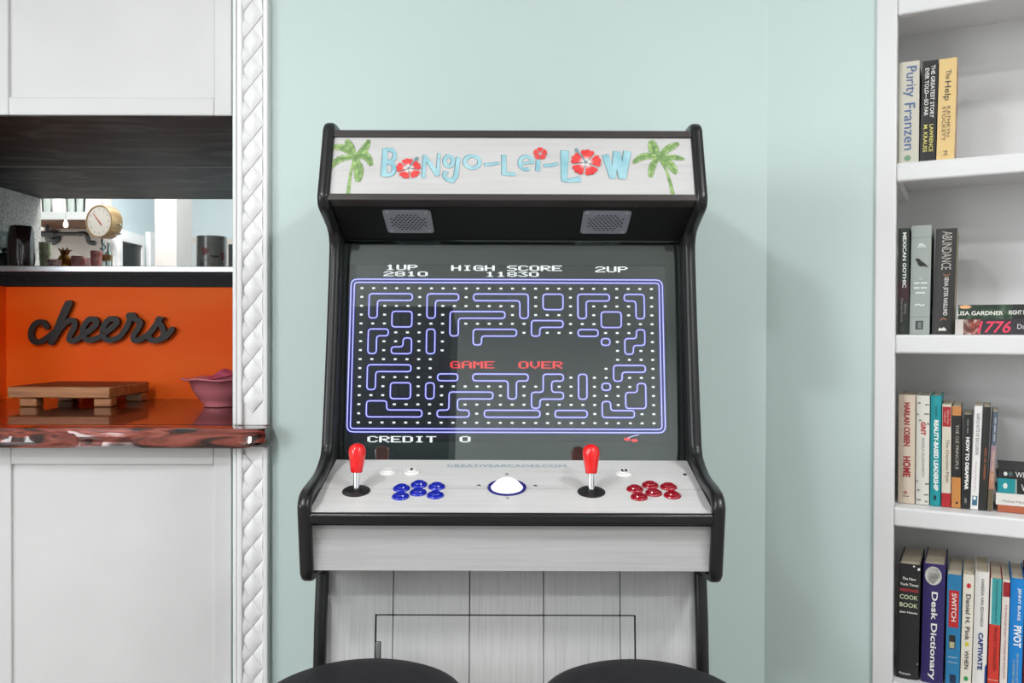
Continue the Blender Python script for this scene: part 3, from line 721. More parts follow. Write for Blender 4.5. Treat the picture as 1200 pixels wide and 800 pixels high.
# control panel
CV = V3((0, 1.546-1.335, 0.9685-0.918)).normalized(); CLN = math.hypot(0.211, 0.0505)
PC = Plane((0, 1.335, 0.918), (1, 0, 0), CV)
vs_ = PC.px(600, 572.6)[1]
p1 = part(MB().obox(PC, -IN, IN, 0.0, vs_-0.0011, -0.012, 0).build('control_plank', m_woodp, arc), 'white wood control panel board')
p2 = part(MB().obox(PC, -IN, IN, vs_+0.0011, CLN, -0.012, 0).build('control_plank', m_woodp, arc), 'white wood control panel board')
MB().obox(PC, -IN, IN, 0.002, CLN, -0.024, -0.0125).build('control_base', m_black, arc)
MB().box(-IN, IN, 1.3285, 1.352, 0.8995, 0.9175).build('edge_molding', m_tmold, arc, bevel=0.005, seg=4)
MB().box(-IN, IN, 1.352, 1.366, 0.8215, 0.8992).build('front_board', m_woodh, arc)
MB().box(-IN, IN, 1.366, 1.46, 0.8225, 0.835).build('control_floor', m_black, arc)
txt = MB(); a = PC.px(524, 545.5); b = PC.px(663, 545.5); text(txt, PC, 'CREATIVEARCADES.COM', (a[0]+b[0])/2, a[1], b[0]-a[0], 0.013, 0.0004)
part(txt.flat('panel_lettering', mat('faded_teal_print', lin(124, 154, 164), 0.5), p2), 'faded teal website lettering')
def pbutton(px, py, m, rr, mark=None):
    u, v = PC.px(px, py); M = PC.mat(u, v, 0)
    o = MB().lathe([(0, 0), (rr, 0), (rr, 0.0010), (rr*0.95, 0.0026), (rr*0.84, 0.0036), (rr*0.76, 0.0036), (rr*0.71, 0.0026), (0, 0.0026)], M, 28).build('push_button', m, arc, smooth='auto')
    MB().lathe([(rr*0.68, 0.002), (rr*0.68, 0.0046), (rr*0.60, 0.0060), (rr*0.4, 0.0057), (0, 0.0054)], M, 24).build('plunger', m, o, smooth='auto')
    if mark:
        mm = MB(); pl = Plane(PC.w(u, v, 0.0064), PC.U, PC.V)
        for du in mark:
            mm.add([pl.w(du+0.0022*math.cos(a*PI/4), 0.0035+0.0022*math.sin(a*PI/4)) for a in range(8)], [tuple(range(8))])
            mm.add([pl.w(du-0.0026, 0.0012), pl.w(du+0.0026, 0.0012), pl.w(du+0.0014, -0.0045), pl.w(du-0.0014, -0.0045)], [(0, 1, 2, 3)])
        mm.flat('player_mark', m_black, o)
for p in ((470.5, 572.5), (491, 568.2), (511.8, 570.6), (469.4, 582), (490, 577.4), (510.3, 580.6)): pbutton(*p, m_bluep, 0.0143)
for p in ((744, 573.5), (761.8, 569), (783.3, 571), (749, 582.8), (766, 578), (788, 580.8)): pbutton(*p, m_crim, 0.0143)
pbutton(454, 553.2, m_whitep, 0.0142); pbutton(482.5, 553.2, m_whitep, 0.0142, [0]); pbutton(731.4, 554.8, m_whitep, 0.0142, [-0.0034, 0.0034])
for px, py in ((417.5, 575.5), (693, 576.5)):
    u, v = PC.px(px, py); M = PC.mat(u, v, 0)
    j = MB().lathe([(0, 0), (0.0232, 0), (0.0232, 0.0012), (0.0222, 0.0020), (0.008, 0.0022), (0.0075, 0.007), (0, 0.007)], M, 32).build('joystick', mat('black_plastic', (0.02, 0.02, 0.02), 0.25), arc, smooth='auto')
    Mv = Matrix.Translation(PC.w(u, v, 0.003)) @ Matrix.Rotation(-math.radians(8), 4, 'X')
    MB().lathe([(0.0052, 0), (0.0052, 0.034), (0, 0.034)], Mv, 18).build('shaft', m_chrome, j, smooth='auto')
    part(MB().lathe([(0, 0.0275), (0.0085, 0.0275), (0.0098, 0.029), (0.0108, 0.036), (0.0132, 0.052), (0.0145, 0.060), (0.0142, 0.066), (0.0118, 0.0715), (0.007, 0.0752), (0, 0.0765)], Mv, 28).build('handle', m_redp, j, smooth=True), 'glossy red bat handle')
u, v = PC.px(594, 571.5); M = PC.mat(u, v, 0)
rg = MB().lathe([(0.0265, 0.0), (0.0325, 0.0), (0.0325, 0.0022), (0.0305, 0.0032), (0.0272, 0.0022), (0.0265, 0.0)], M, 40).build('trackball_ring', m_navyring, arc, smooth='auto')
part(MB().lathe([(0, 0.0165), (0.006, 0.0160), (0.013, 0.0138), (0.019, 0.0098), (0.0235, 0.0048), (0.0268, 0.0005), (0.0268, -0.004)], M, 40).build('trackball', m_ball, rg, smooth=True), 'glowing white trackball')
for p in ((561, 569), (627, 569.2), (593.6, 556), (594.6, 583.5), (383, 554.2), (802.5, 556)):
    u, v = PC.px(*p); MB().lathe([(0.0034, 0), (0.003, 0.0012), (0, 0.0016)], PC.mat(u, v, 0), 12).build('screw', m_screw if p[0] not in (383, 802.5) else m_darkscrew, arc, smooth='auto')
# lower front of planks with an access door
LV = V3((0, 1.464-1.386, 0.835-0.02)).normalized(); PL = Plane((0, 1.386+0.008, 0.02), (1, 0, 0), LV); LH = math.hypot(0.078, 0.815)
MB().obox(PL, -IN, IN, 0, LH, -0.022, -0.008).build('front_backing', m_black, arc)
seams = [-IN]+[PL.px(x, 690)[0] for x in (461, 550.5, 637, 726.5)]+[IN]
d0, d1 = PL.px(440, 740)[0], PL.px(744.5, 740)[0]; dv = PL.px(600, 720.8)[1]; dv0 = 0.10; gp = 0.0011
door = part(MB().obox(PL, d0+gp, d1-gp, dv0+gp, dv-gp, -0.0075, -0.0045).build('access_door', m_black, arc), 'plank access door with thin dark gap')
def plank(a, b, v0_, v1_, parent):
    if b-a < 0.004: return
    MB().obox(PL, a+0.0007, b-0.0007, v0_, v1_, -0.0045 if parent is door else -0.0078, 0).build('plank', m_woodv, parent, bevel=0.0006, seg=1)
def plankpoly(pts):
    MB().prism([PL.w(u_, v_, -0.0078) for u_, v_ in pts], PL.N*0.0078).build('plank', m_woodv, arc, bevel=0.0006, seg=1)
for a, b in zip(seams[:-1], seams[1:]):
    e = 0.0007; T_ = LH-0.001
    if a < d0 < b: plankpoly([(a+e, 0), (b-e, 0), (b-e, dv0-gp), (d0-gp, dv0-gp), (d0-gp, dv+gp), (b-e, dv+gp), (b-e, T_), (a+e, T_)])
    elif a < d1 < b: plankpoly([(a+e, 0), (b-e, 0), (b-e, T_), (a+e, T_), (a+e, dv+gp), (d1+gp, dv+gp), (d1+gp, dv0-gp), (a+e, dv0-gp)])
    else: plank(a, b, dv+gp, T_, arc); plank(a, b, 0, dv0-gp, arc)
    x0, x1 = max(a, d0+gp), min(b, d1-gp)
    if x1 > x0: plank(x0, x1, dv0+gp, dv-gp, door)
for zz in (752, 900):
    q = PL.px(440.5, zz); hg = MB()
    hg.obox(PL, q[0], q[0]+0.0075, q[1]-0.05, q[1], -0.004, 0.0008); hg.build('hinge', mat('hinge_grey', (0.35, 0.35, 0.35), 0.35, 0.7), door, bevel=0.0008)
    hk = MB().obox(PL, q[0]+0.0076, q[0]+0.0088, q[1]-0.05, q[1]+0.001, -0.001, 0.0006); hk.obox(PL, q[0], q[0]+0.0088, q[1], q[1]+0.0012, -0.001, 0.0006)
    hk.build('hinge_gap', m_black, door)

# ============================================================ BOOKSHELF
bs = thing('bookshelf', 'white built-in bookshelf set in the angled wall', 'bookshelf', tuple(bw(0.7, 0.1, 0)))
SH = [1.881+0.06, 1.566, 1.198, 0.827, 0.449]; BD = 0.27
st1 = 0.2725
bbox(MB(), BS0, st1, -0.008, 0.02, 0, BSTOP).build('stile', m_shelfw, bs, bevel=0.003)
bbox(MB(), BS1-0.045, BS1, -0.008, 0.02, 0, BSTOP).build('stile', m_shelfw, bs, bevel=0.003)
bbox(MB(), BS0, BS0+0.02, 0.02, BD, 0, BSTOP).build('side', m_shelfw, bs); bbox(MB(), BS1-0.02, BS1, 0.02, BD, 0, BSTOP).build('side', m_shelfw, bs)
bbox(MB(), BS0, BS1, BD, BD+0.015, 0, BSTOP).build('back_panel', m_shelfback, bs)
for z1, th in ((SH[0], 0.06), (SH[1], 0.0405), (SH[2], 0.0405), (SH[3], 0.0415), (SH[4], 0.0415), (0.10, 0.10), (BSTOP, 0.06)):
    bbox(MB(), st1, BS1-0.045, -0.006, 0.02, z1-th, z1).build('shelf_edge', m_shelfw, bs, bevel=0.005, seg=3)
    bbox(MB(), BS0+0.02, BS1-0.02, 0.02, BD, z1-0.02, z1-0.0005).build('shelf_board', m_shelfw, bs)
for z in SH[1:3]:
    bbox(MB(), BS0+0.02, BS0+0.045, 0.06, BD, z-0.045, z-0.021).build('cleat', m_shelfw, bs)

m_page = noisy('book_pages', [lin(196, 184, 160), lin(222, 212, 190)], 9, (60, 60, 1), 0.8)
def sppl(rec): return Plane(bw(0, rec, 0), BU, (0, 0, 1))
def colmat(c): return mat('cover_%d_%d_%d' % c, lin(*c), 0.5)
BOOKN = [0]
def book(x0, x1, ytop, shelf, rec, dep, c, label, group, texts=(), bands=(), shapes=(), lean=0.0, hard=False, side=None, page_top=0.003):
    """an upright book; texts: (string, tcentre 0..1 from top, length px fraction, height fraction of width, colour, offset, bold)"""
    pl = sppl(rec); zb = SH[shelf]+0.0006; ym = (ytop+pl_py(x0, rec, zb))/2
    a = pl.px(x0, ym)[0]; b = pl.px(x1, ym)[0]; H = pl.px((x0+x1)/2, ytop)[1]-zb; Wd = b-a; cm_ = colmat(c); t = 0.0022 if hard else 0.0009
    root = thing('book', label, 'book', tuple(bw((a+b)/2, rec+dep/2, zb)), group)
    def loc(u, wd, z): return bw(a+u+lean*(z-H/2), rec+wd, zb+z)
    def lb(mb, u0, u1, w0, w1, z0, z1):
        vs = [loc(u, q, z) for u in (u0, u1) for q in (w0, w1) for z in (z0, z1)]
        return mb.add(vs, [(0, 1, 3, 2), (4, 6, 7, 5), (0, 4, 5, 1), (2, 3, 7, 6), (0, 2, 6, 4), (1, 5, 7, 3)])
    cv = MB(); rnd = 0.0035 if hard else 0.0006; sec = []
    for i in range(7):
        f = i/6; sec.append((f*Wd, rnd*(2*f-1)**2))
    pts = sec+[(Wd, dep)]+[(Wd-t, dep), (Wd-t, rnd+t)]+[(t, rnd+t), (t, dep), (0, dep)]
    n = len(pts); vs = [loc(u, q, 0) for u, q in pts]+[loc(u, q, H) for u, q in pts]
    fs = [(i, (i+1) % n, (i+1) % n+n, i+n) for i in range(n)]+[tuple(range(n)), tuple(range(n, 2*n))]
    o = cv.add(vs, fs).build('cover', cm_, root)
    e = page_top if hard else 0.0004
    lb(MB(), t, Wd-t, rnd+t, dep-(0.004 if hard else 0.0005), e, H-e).build('pages', m_page, root)
    sp = Plane(loc(Wd/2, -0.0003, H/2), BU+V3((0, 0, 0)), V3((BU.x*lean, BU.y*lean, 1)))
    cols = {}
    for q in bands:       # (t0, t1, colour[, u0, u1])
        u0_, u1_ = (q[3], q[4]) if len(q) > 3 else (0.0, 1.0); mb = MB()
        for k2 in range(6):
            ua = -Wd/2+Wd*(u0_+(u1_-u0_)*k2/6); ub = -Wd/2+Wd*(u0_+(u1_-u0_)*(k2+1)/6)
            g2 = lambda uu: -(rnd*(2*(uu/Wd+0.5)-1)**2)
            mb.add([sp.w(ua, H/2-q[1]*H, g2(ua)), sp.w(ub, H/2-q[1]*H, g2(ub)), sp.w(ub, H/2-q[0]*H, g2(ub)), sp.w(ua, H/2-q[0]*H, g2(ua))], [(0, 1, 2, 3)])
        mb.flat('spine_band', colmat(q[2]), root)
    for s_ in shapes:     # ('ellipse', cu, ct, ru, rt, colour) or ('poly', [(u,t)...], colour)
        mb = MB()
        if s_[0] == 'ellipse': pts = [(s_[1]-0.5+s_[3]*math.cos(i*PI/12), s_[2]+s_[4]*math.sin(i*PI/12)) for i in range(24)]; cc = s_[5]
        else: pts = [(u-0.5, t_) for u, t_ in s_[1]]; cc = s_[2]
        mb.add([sp.w(u*Wd, H/2-t_*H, 0.0006-(rnd*0.8 if abs(u) > 0.42 else 0)) for u, t_ in pts], [tuple(range(len(pts)))]); mb.flat('spine_print', colmat(cc), root)
    for q in texts:
        s_, tc_, ln, ht, cc = q[:5]; off = q[5] if len(q) > 5 else 0; bold = q[6] if len(q) > 6 else 0.0; hor = len(q) > 7 and q[7]
        mb = MB(); cols[s_] = (cc, mb)
        text(mb, sp, s_, off*Wd, H/2-tc_*H, ln*(Wd if hor else H), ht*Wd, 0.0010, 0 if hor else -PI/2, bold)
    for cc, mb in cols.values(): mb.flat('title_lettering', colmat(cc), root)
    if side:
        lb(MB(), Wd-0.0002, Wd+0.0004, 0.004, dep-0.002, 0.002, H-0.002).build('cover_print', side, root)
    return root
def pl_py(px, rec, z):     # image row of height z on the spine plane at column px
    lo_, hi_ = -400.0, 1400.0; pl = sppl(rec)
    for _ in range(50):
        m = (lo_+hi_)/2
        if pl.px(px, m)[1] > z: lo_ = m
        else: hi_ = m
    return (lo_+hi_)/2
def bars(u0, u1, spans, c): return [('poly', [(u0, a), (u1, a), (u1, b), (u0, b)], c) for a, b in spans]   # print too small to read
WHT = (236, 234, 228); BLK = (26, 26, 27)
G1, G2, G3, G4 = 'books on the top shelf', 'books on the second shelf', 'books on the third shelf', 'books on the lowest shelf'
m_help = noisy('photo_cover_warm', [lin(150, 118, 96), lin(196, 160, 110), lin(150, 120, 150)], 18, rough=0.4)
m_gold = noisy('photo_cover_gold', [lin(60, 54, 40), lin(150, 136, 90), lin(110, 96, 60)], 22, (1, 1, 0.4), 0.4)
book(1053.2, 1077.0, 72, 1, 0.012, 0.15, (202, 198, 184), 'cream book with large blue serif title, leftmost on the top shelf', G1,
     [('Purity', 0.20, 0.30, 0.66, (64, 96, 150), 0.04), ('Franzen', 0.64, 0.46, 0.52, (64, 96, 150), 0.04)], shapes=[('ellipse', 0.45, 0.95, 0.16, 0.028, (110, 150, 116))], hard=True)
book(1079.4, 1097.8, 71, 1, 0.012, 0.14, BLK, 'narrow black book with two lines of white title on the top shelf', G1,
     [('THE GREATEST STORY', 0.31, 0.52, 0.26, WHT, 0.2, 0.01), ('EVER TOLD\u2014SO FAR', 0.31, 0.47, 0.26, WHT, -0.18, 0.01), ('LAWRENCE', 0.77, 0.27, 0.26, (226, 214, 120), 0.2, 0.01), ('M. KRAUSS', 0.77, 0.27, 0.26, (226, 214, 120), -0.18, 0.01)], lean=0.02)
book(1099.0, 1119.8, 68.5, 1, 0.012, 0.15, (226, 194, 132), 'yellow cream book with a photo cover, rightmost on the top shelf', G1,
     [('The', 0.16, 0.09, 0.3, (90, 84, 78), 0.05), ('Help', 0.32, 0.19, 0.44, (70, 66, 64), -0.02), ('KATHRYN', 0.62, 0.30, 0.2, (120, 104, 84), 0.12), ('STOCKETT', 0.64, 0.34, 0.2, (120, 104, 84), -0.14), ('M', 0.93, 0.04, 0.25, (120, 104, 84))], lean=0.02, side=m_help)
book(1052.4, 1065.2, 267.5, 2, 0.02, 0.15, (26, 34, 26), 'thin very dark green book leftmost on the second shelf', G2,
     [('MEXICAN GOTHIC', 0.30, 0.52, 0.34, (226, 228, 222), 0.08, 0.02), ('Silvia', 0.76, 0.1, 0.2, (150, 140, 130), 0.2), ('Moreno-Garcia', 0.77, 0.22, 0.2, (150, 140, 130), -0.12)],
     bands=[(0.5, 0.68, (52, 20, 24)), (0.0, 0.5, (26, 40, 24))], shapes=[('ellipse', 0.4, 0.95, 0.2, 0.022, (52, 52, 50))])
BIRD = [(0.22, 0.312), (0.32, 0.300), (0.42, 0.305), (0.55, 0.330), (0.72, 0.352), (0.90, 0.385), (0.74, 0.376), (0.60, 0.372), (0.50, 0.378), (0.38, 0.362), (0.33, 0.335)]
GL_ = (214, 222, 214)
book(1066.9, 1090.4, 264, 2, 0.02, 0.15, (158, 166, 160), 'silver grey book with a black bird on its spine', G2,
     [('&', 0.185, 0.5, 0.24, GL_, 0.05, 0.02, True), ('The', 0.49, 0.26, 0.12, GL_, 0, 0.02, True), ('~', 0.73, 0.5, 0.16, GL_, 0, 0.02, True)],
     bands=[(0.108, 0.113, (128, 136, 132)), (0.838, 0.843, (128, 136, 132)), (0.875, 0.955, (60, 64, 64), 0.30, 0.68), (0.885, 0.945, (120, 126, 124), 0.42, 0.60)], shapes=[('poly', BIRD, (22, 22, 22))]+bars(0.18, 0.46, ((0.52, 0.537), (0.565, 0.582)), GL_)+bars(0.52, 0.84, ((0.52, 0.537), (0.565, 0.582)), GL_)+bars(0.27, 0.75, ((0.61, 0.627),), GL_), hard=True, page_top=0.002, lean=0.012)
book(1094.4, 1119.4, 267.5, 2, 0.02, 0.15, (44, 44, 42), 'thick charcoal book with grey decorative title and gold photo cover', G2,
     [('ABUNDANCE', 0.21, 0.36, 0.46, (190, 184, 176), 0.05), ('SENA JETER NASLUND', 0.64, 0.36, 0.26, (226, 224, 218), 0.06, 0.01), ('}', 0.44, 0.04, 0.3, (150, 104, 76), 0.08), ('{', 0.855, 0.04, 0.3, (150, 104, 76), 0.02)],
     shapes=[('poly', [(0.3, 0.955), (0.36, 0.935), (0.46, 0.945), (0.55, 0.93), (0.66, 0.95), (0.68, 0.965), (0.3, 0.965)], (220, 218, 212))], hard=True, side=m_gold, lean=0.028)
def lying(x0, ytop, ybot, zb, rec, length, dep, c, label, group, texts=(), bands=(), shapes=(), hard=True):
    pl = sppl(rec); a = pl.px(x0, (ytop+ybot)/2)[0]; H = pl.px(x0+20, ytop)[1]-pl.px(x0+20, ybot)[1]
    root = thing('book', label, 'book', tuple(bw(a+length/2, rec+dep/2, zb)), group); t = 0.002 if hard else 0.0008
    def lb(mb, u0, u1, w0, w1, z0, z1): return bbox(mb, a+u0, a+u1, rec+w0, rec+w1, zb+z0, zb+z1)
    cv = MB(); lb(cv, 0, length, 0, t, 0, H); lb(cv, 0, length, t, dep, 0, t); lb(cv, 0, length, t, dep, H-t, H); cv.build('cover', colmat(c), root)
    lb(MB(), 0.003, length-0.003, t, dep-0.003, t, H-t).build('pages', m_page, root)
    sp = Plane(bw(a, rec-0.0003, zb), BU, (0, 0, 1)); cols = {}
    for q in bands: mb = MB(); poly(mb, sp, [(q[0], 0), (q[1], 0), (q[1], H), (q[0], H)], 0.0001); mb.flat('spine_band', q[2] if not isinstance(q[2], tuple) else colmat(q[2]), root)
    for s_ in shapes: mb = MB(); poly(mb, sp, [(s_[0]+s_[2]*math.cos(i*PI/8), s_[1]*H+s_[3]*H*math.sin(i*PI/8)) for i in range(16)], 0.0003); mb.flat('spine_print', colmat(s_[4]), root)
    for s_, cu, ln, cv_, ht, cc, bold in texts: cols[s_] = (cc, MB()); text(cols[s_][1], sp, s_, cu, cv_*H, ln, ht*H, 0.0005, 0, bold, 0.25 if s_ == '1776' else 0)
    for cc, mb in cols.values(): mb.flat('title_lettering', colmat(cc), root)
    return H
m_photo = noisy('photo_spine', [lin(40, 30, 28), lin(150, 70, 56), lin(226, 216, 206)], 90, rough=0.4)
m_photo2 = noisy('photo_green_spine', [lin(22, 28, 24), lin(44, 66, 48), lin(84, 104, 84)], 60, rough=0.4)
z = SH[2]+0.0006
h1 = lying(1119.4, 372.2, 390, z, 0.012, 0.235, 0.155, (52, 48, 54), 'dark plum book with pink number on its spine lying flat on the second shelf', G2,
      [('1776', 0.073, 0.058, 0.50, 0.78, (226, 66, 96), 0.02), ('David McCullough', 0.160, 0.095, 0.48, 0.4, (224, 222, 220), 0)], bands=[(0.0, 0.028, (206, 198, 192)), (0.015, 0.046, m_photo)])
lying(1123, 354.4, 371.2, z+h1+0.0004, 0.014, 0.17, 0.11, (34, 38, 36), 'black green book lying on top of the plum book', G2,
      [('LISA GARDNER', 0.040, 0.084, 0.42, 0.30, (232, 232, 224), 0.02), ('RIGHT BEHIND YOU', 0.128, 0.072, 0.45, 0.30, (232, 232, 224), 0.02)], bands=[(0.0, 0.098, m_photo2)], shapes=[(0.013, 0.86, 0.011, 0.13, (232, 178, 130))], hard=False)
R3 = 0.048
book(1052.6, 1072.2, 462.5, 3, R3, 0.155, (206, 190, 172), 'beige hardback with red capitals, leftmost on the third shelf', G3,
     [('HARLAN COBEN', 0.27, 0.40, 0.36, (158, 30, 38), 0.02, 0.03), ('HOME', 0.66, 0.19, 0.44, (158, 30, 38), 0.02, 0.03)], shapes=[('poly', [(0.35, 0.885), (0.55, 0.885), (0.55, 0.915), (0.35, 0.915)], (170, 120, 108)), ('poly', [(0.3, 0.93), (0.66, 0.93), (0.66, 0.937), (0.3, 0.937)], (120, 90, 84))], hard=True)
BL_ = [('poly', [(u, t_), (u+w_, t_), (u+w_, t_+0.012), (u, t_+0.012)], (120, 120, 118)) for u, t_, w_ in ((0.12, 0.06, 0.2), (0.66, 0.075, 0.3), (0.05, 0.165, 0.12), (0.62, 0.16, 0.34), (0.2, 0.22, 0.2), (0.8, 0.25, 0.2), (0.05, 0.78, 0.14), (0.7, 0.80, 0.3), (0.1, 0.86, 0.2), (0.62, 0.90, 0.34), (0.1, 0.95, 0.3), (0.7, 0.96, 0.2))]
book(1073.4, 1089, 463.5, 3, R3, 0.15, (218, 216, 206), 'white book with grey marks and short red title beside the beige hardback', G3,
     [('GRIT', 0.30, 0.125, 0.36, (190, 38, 44), 0.04, 0.03), ('ANGELA DUCKWORTH', 0.56, 0.36, 0.2, (130, 130, 130), 0.05)], shapes=BL_, hard=True)
book(1090.2, 1102.6, 463.5, 3, R3, 0.15, (24, 148, 156), 'teal book with bold white title on the third shelf', G3,
     [('REALITY-BASED LEADERSHIP', 0.54, 0.64, 0.44, (240, 244, 240), 0.05, 0.04), ('WAKEMAN', 0.14, 0.1, 0.2, (16, 70, 76), 0.02)], shapes=[('poly', [(0.36, 0.905), (0.6, 0.905), (0.6, 0.945), (0.36, 0.945)], (16, 46, 60))], hard=True)
book(1103.8, 1114.4, 474, 3, R3, 0.14, (214, 206, 188), 'cream paperback with red top and bottom bands on the third shelf', G3,
     [('The Charisma Myth', 0.55, 0.42, 0.42, (120, 96, 90), 0.08), ('Olivia Fox', 0.12, 0.14, 0.26, (236, 180, 170), 0.16), ('Cabane', 0.12, 0.1, 0.26, (236, 180, 170), -0.16)], bands=[(0.02, 0.215, (168, 30, 36), 0.04, 0.96), (0.865, 1.0, (176, 34, 40))])
book(1115.4, 1126, 476, 3, R3, 0.14, (34, 30, 28), 'black and tan orange paperback with spaced white capitals', G3,
     [('THE OZ PRINCIPLE', 0.40, 0.44, 0.34, (190, 182, 170), 0.08)], bands=[(0.0, 0.09, (196, 132, 72)), (0.70, 1.0, (200, 134, 70))], shapes=[('ellipse', 0.6, 0.95, 0.14, 0.012, BLK)])
book(1127.8, 1138.2, 485.5, 3, R3, 0.135, (30, 30, 31), 'black paperback with heavy white capitals on the third shelf', G3,
     [('HOW TO DISAPPEAR', 0.52, 0.56, 0.42, (240, 238, 234), 0.04, 0.05)], shapes=bars(0.42, 0.56, ((0.05, 0.12), (0.135, 0.2)), (120, 120, 116))+[('poly', [(0.35, 0.88), (0.65, 0.90), (0.6, 0.94), (0.4, 0.94)], (130, 130, 128))], lean=0.02)
book(1139.6, 1148.6, 475.5, 3, R3, 0.14, (232, 230, 226), 'thin white paperback with a small blue square at its foot', G3,
     [('SUBTLE ACTS OF EXCLUSION', 0.27, 0.40, 0.40, (80, 76, 74), 0.06), ('Tiffany Jana & Michael Baran', 0.68, 0.30, 0.22, (170, 130, 140), 0.0)], bands=[(0.868, 0.96, (54, 104, 134), 0.2, 0.86)], shapes=[('ellipse', 0.5, 0.89, 0.2, 0.018, WHT)], lean=0.03)
book(1150.0, 1158.4, 476.5, 3, R3, 0.145, (36, 36, 34), 'thin plain black book with small orange lettering', G3, shapes=bars(0.42, 0.66, ((0.40, 0.48), (0.495, 0.54), (0.555, 0.70)), (140, 80, 52)), lean=0.035)
book(1160.4, 1166.4, 482, 3, R3, 0.14, (118, 116, 124), 'thin leaning paperback with grey, mauve and brown spine at the row end', G3,
     shapes=bars(0.4, 0.66, ((0.06, 0.12), (0.135, 0.21), (0.225, 0.30)), (170, 176, 182))+bars(0.4, 0.7, ((0.40, 0.50), (0.515, 0.6), (0.62, 0.70)), (200, 166, 146)), bands=[(0.0, 0.34, (82, 94, 108)), (0.34, 0.6, (158, 132, 140)), (0.6, 0.78, (176, 128, 100)), (0.78, 1.0, (104, 92, 70))], lean=0.045, side=mat('pale_cover', lin(200, 198, 192), 0.4))
z = SH[3]+0.0006; r3 = 0.050
hA = lying(1169.0, 589.6, 597.5, z, r3, 0.19, 0.13, (176, 92, 62), 'thin rust orange book at the bottom of the flat stack on the third shelf', G3, hard=False)
hB = lying(1167.0, 575, 589, z+hA+0.0003, r3, 0.2, 0.135, (222, 218, 212), 'white book in the flat stack on the third shelf', G3, [('Melissa Manning', 0.038, 0.052, 0.32, 0.26, (150, 140, 136), 0)], shapes=[(0.068, 0.8, 0.008, 0.14, (60, 130, 160))], hard=False)
hC = lying(1168.4, 556.6, 573.8, z+hA+hB+0.0006, r3, 0.21, 0.14, (26, 30, 32), 'black book with a teal spine end in the flat stack', G3, [('WILBUR SMITH', 0.086, 0.084, 0.46, 0.46, WHT, 0)], bands=[(0.001, 0.033, (20, 140, 148)), (0.033, 0.036, (150, 160, 150))], shapes=[(0.015, 0.5, 0.004, 0.2, (214, 226, 220))])
lying(1170, 545, 556, z+hA+hB+hC+0.0009, r3, 0.20, 0.14, (30, 32, 32), 'black book on top of the flat stack on the third shelf', G3, [('WILBUR SMITH', 0.072, 0.082, 0.48, 0.6, WHT, 0)], shapes=[(0.013, 0.5, 0.0034, 0.22, (216, 220, 214)), (0.022, 0.5, 0.004, 0.26, (76, 92, 96))])
R4 = 0.026
book(1051.6, 1077.4, 661, 4, R4, 0.165, (30, 30, 31), 'thick worn black hardback, leftmost on the lowest shelf', G4,
     [('The New', 0.125, 0.62, 0.13, (226, 224, 216), 0.0, 0.02, True), ('York Times', 0.175, 0.84, 0.13, (226, 224, 216), 0.0, 0.02, True), ('HERITAGE', 0.225, 0.84, 0.14, (196, 60, 62), 0.0, 0.02, True), ('COOK', 0.285, 0.82, 0.22, (206, 220, 180), 0.0, 0.01, True), ('BOOK', 0.355, 0.82, 0.22, (206, 220, 180), 0.0, 0.01, True), ('Jean Hewitt', 0.42, 0.82, 0.14, (226, 224, 216), 0, 0.02, True), ('Putnam', 0.955, 0.5, 0.12, (206, 204, 198), -0.1, 0.02, True)],
     shapes=[('ellipse', 0.92, 0.035, 0.06, 0.012, WHT), ('ellipse', 0.7, 0.012, 0.05, 0.007, WHT), ('ellipse', 0.96, 0.86, 0.02, 0.01, (170, 170, 168))], hard=True, lean=0.015)
book(1080.6, 1106.4, 661, 4, R4, 0.165, (46, 34, 96), 'thick indigo hardback with large white title and round seal', G4,
     [('Desk Dictionary', 0.60, 0.74, 0.36, (238, 236, 232), 0.0, 0.02), ('Merriam-', 0.083, 0.4, 0.07, (120, 118, 116), 0, 0, True), ('Webster', 0.105, 0.36, 0.07, (120, 118, 116), 0, 0, True)],
     shapes=[('ellipse', 0.46, 0.095, 0.38, 0.078, (204, 202, 196)), ('ellipse', 0.46, 0.095, 0.33, 0.068, (216, 214, 208))], hard=True, lean=0.015)
book(1109, 1125.6, 673, 4, R4, 0.15, (36, 122, 170), 'mid blue book with a red label and a light switch print', G4,
     [('SWITCH', 0.29, 0.25, 0.34, (236, 224, 218), 0.0, 0.02), ('CHIP HEATH', 0.735, 0.66, 0.1, (206, 222, 230), 0, 0.02, True), ('& DAN HEATH', 0.78, 0.66, 0.1, (206, 222, 230), 0, 0.02, True)],
     bands=[(0.14, 0.47, (186, 32, 38), 0.14, 0.84), (0.54, 0.66, (40, 40, 34), 0.2, 0.66), (0.60, 0.655, (206, 200, 160), 0.24, 0.60), (0.89, 0.965, (20, 44, 74), 0.3, 0.74)], lean=0.012)
book(1127, 1139.8, 673, 4, R4, 0.15, (226, 220, 206), 'cream book with red, yellow and green dots down its spine', G4,
     [('Daniel H. Pink', 0.37, 0.40, 0.42, (44, 42, 40), 0.02, 0.01), ('WHEN', 0.74, 0.16, 0.38, (44, 42, 40), 0.02, 0.01)],
     shapes=[('ellipse', 0.52, 0.095, 0.2, 0.022, (196, 40, 44)), ('ellipse', 0.52, 0.605, 0.18, 0.02, (214, 196, 60)), ('ellipse', 0.52, 0.905, 0.2, 0.02, (52, 150, 74))], lean=0.02)
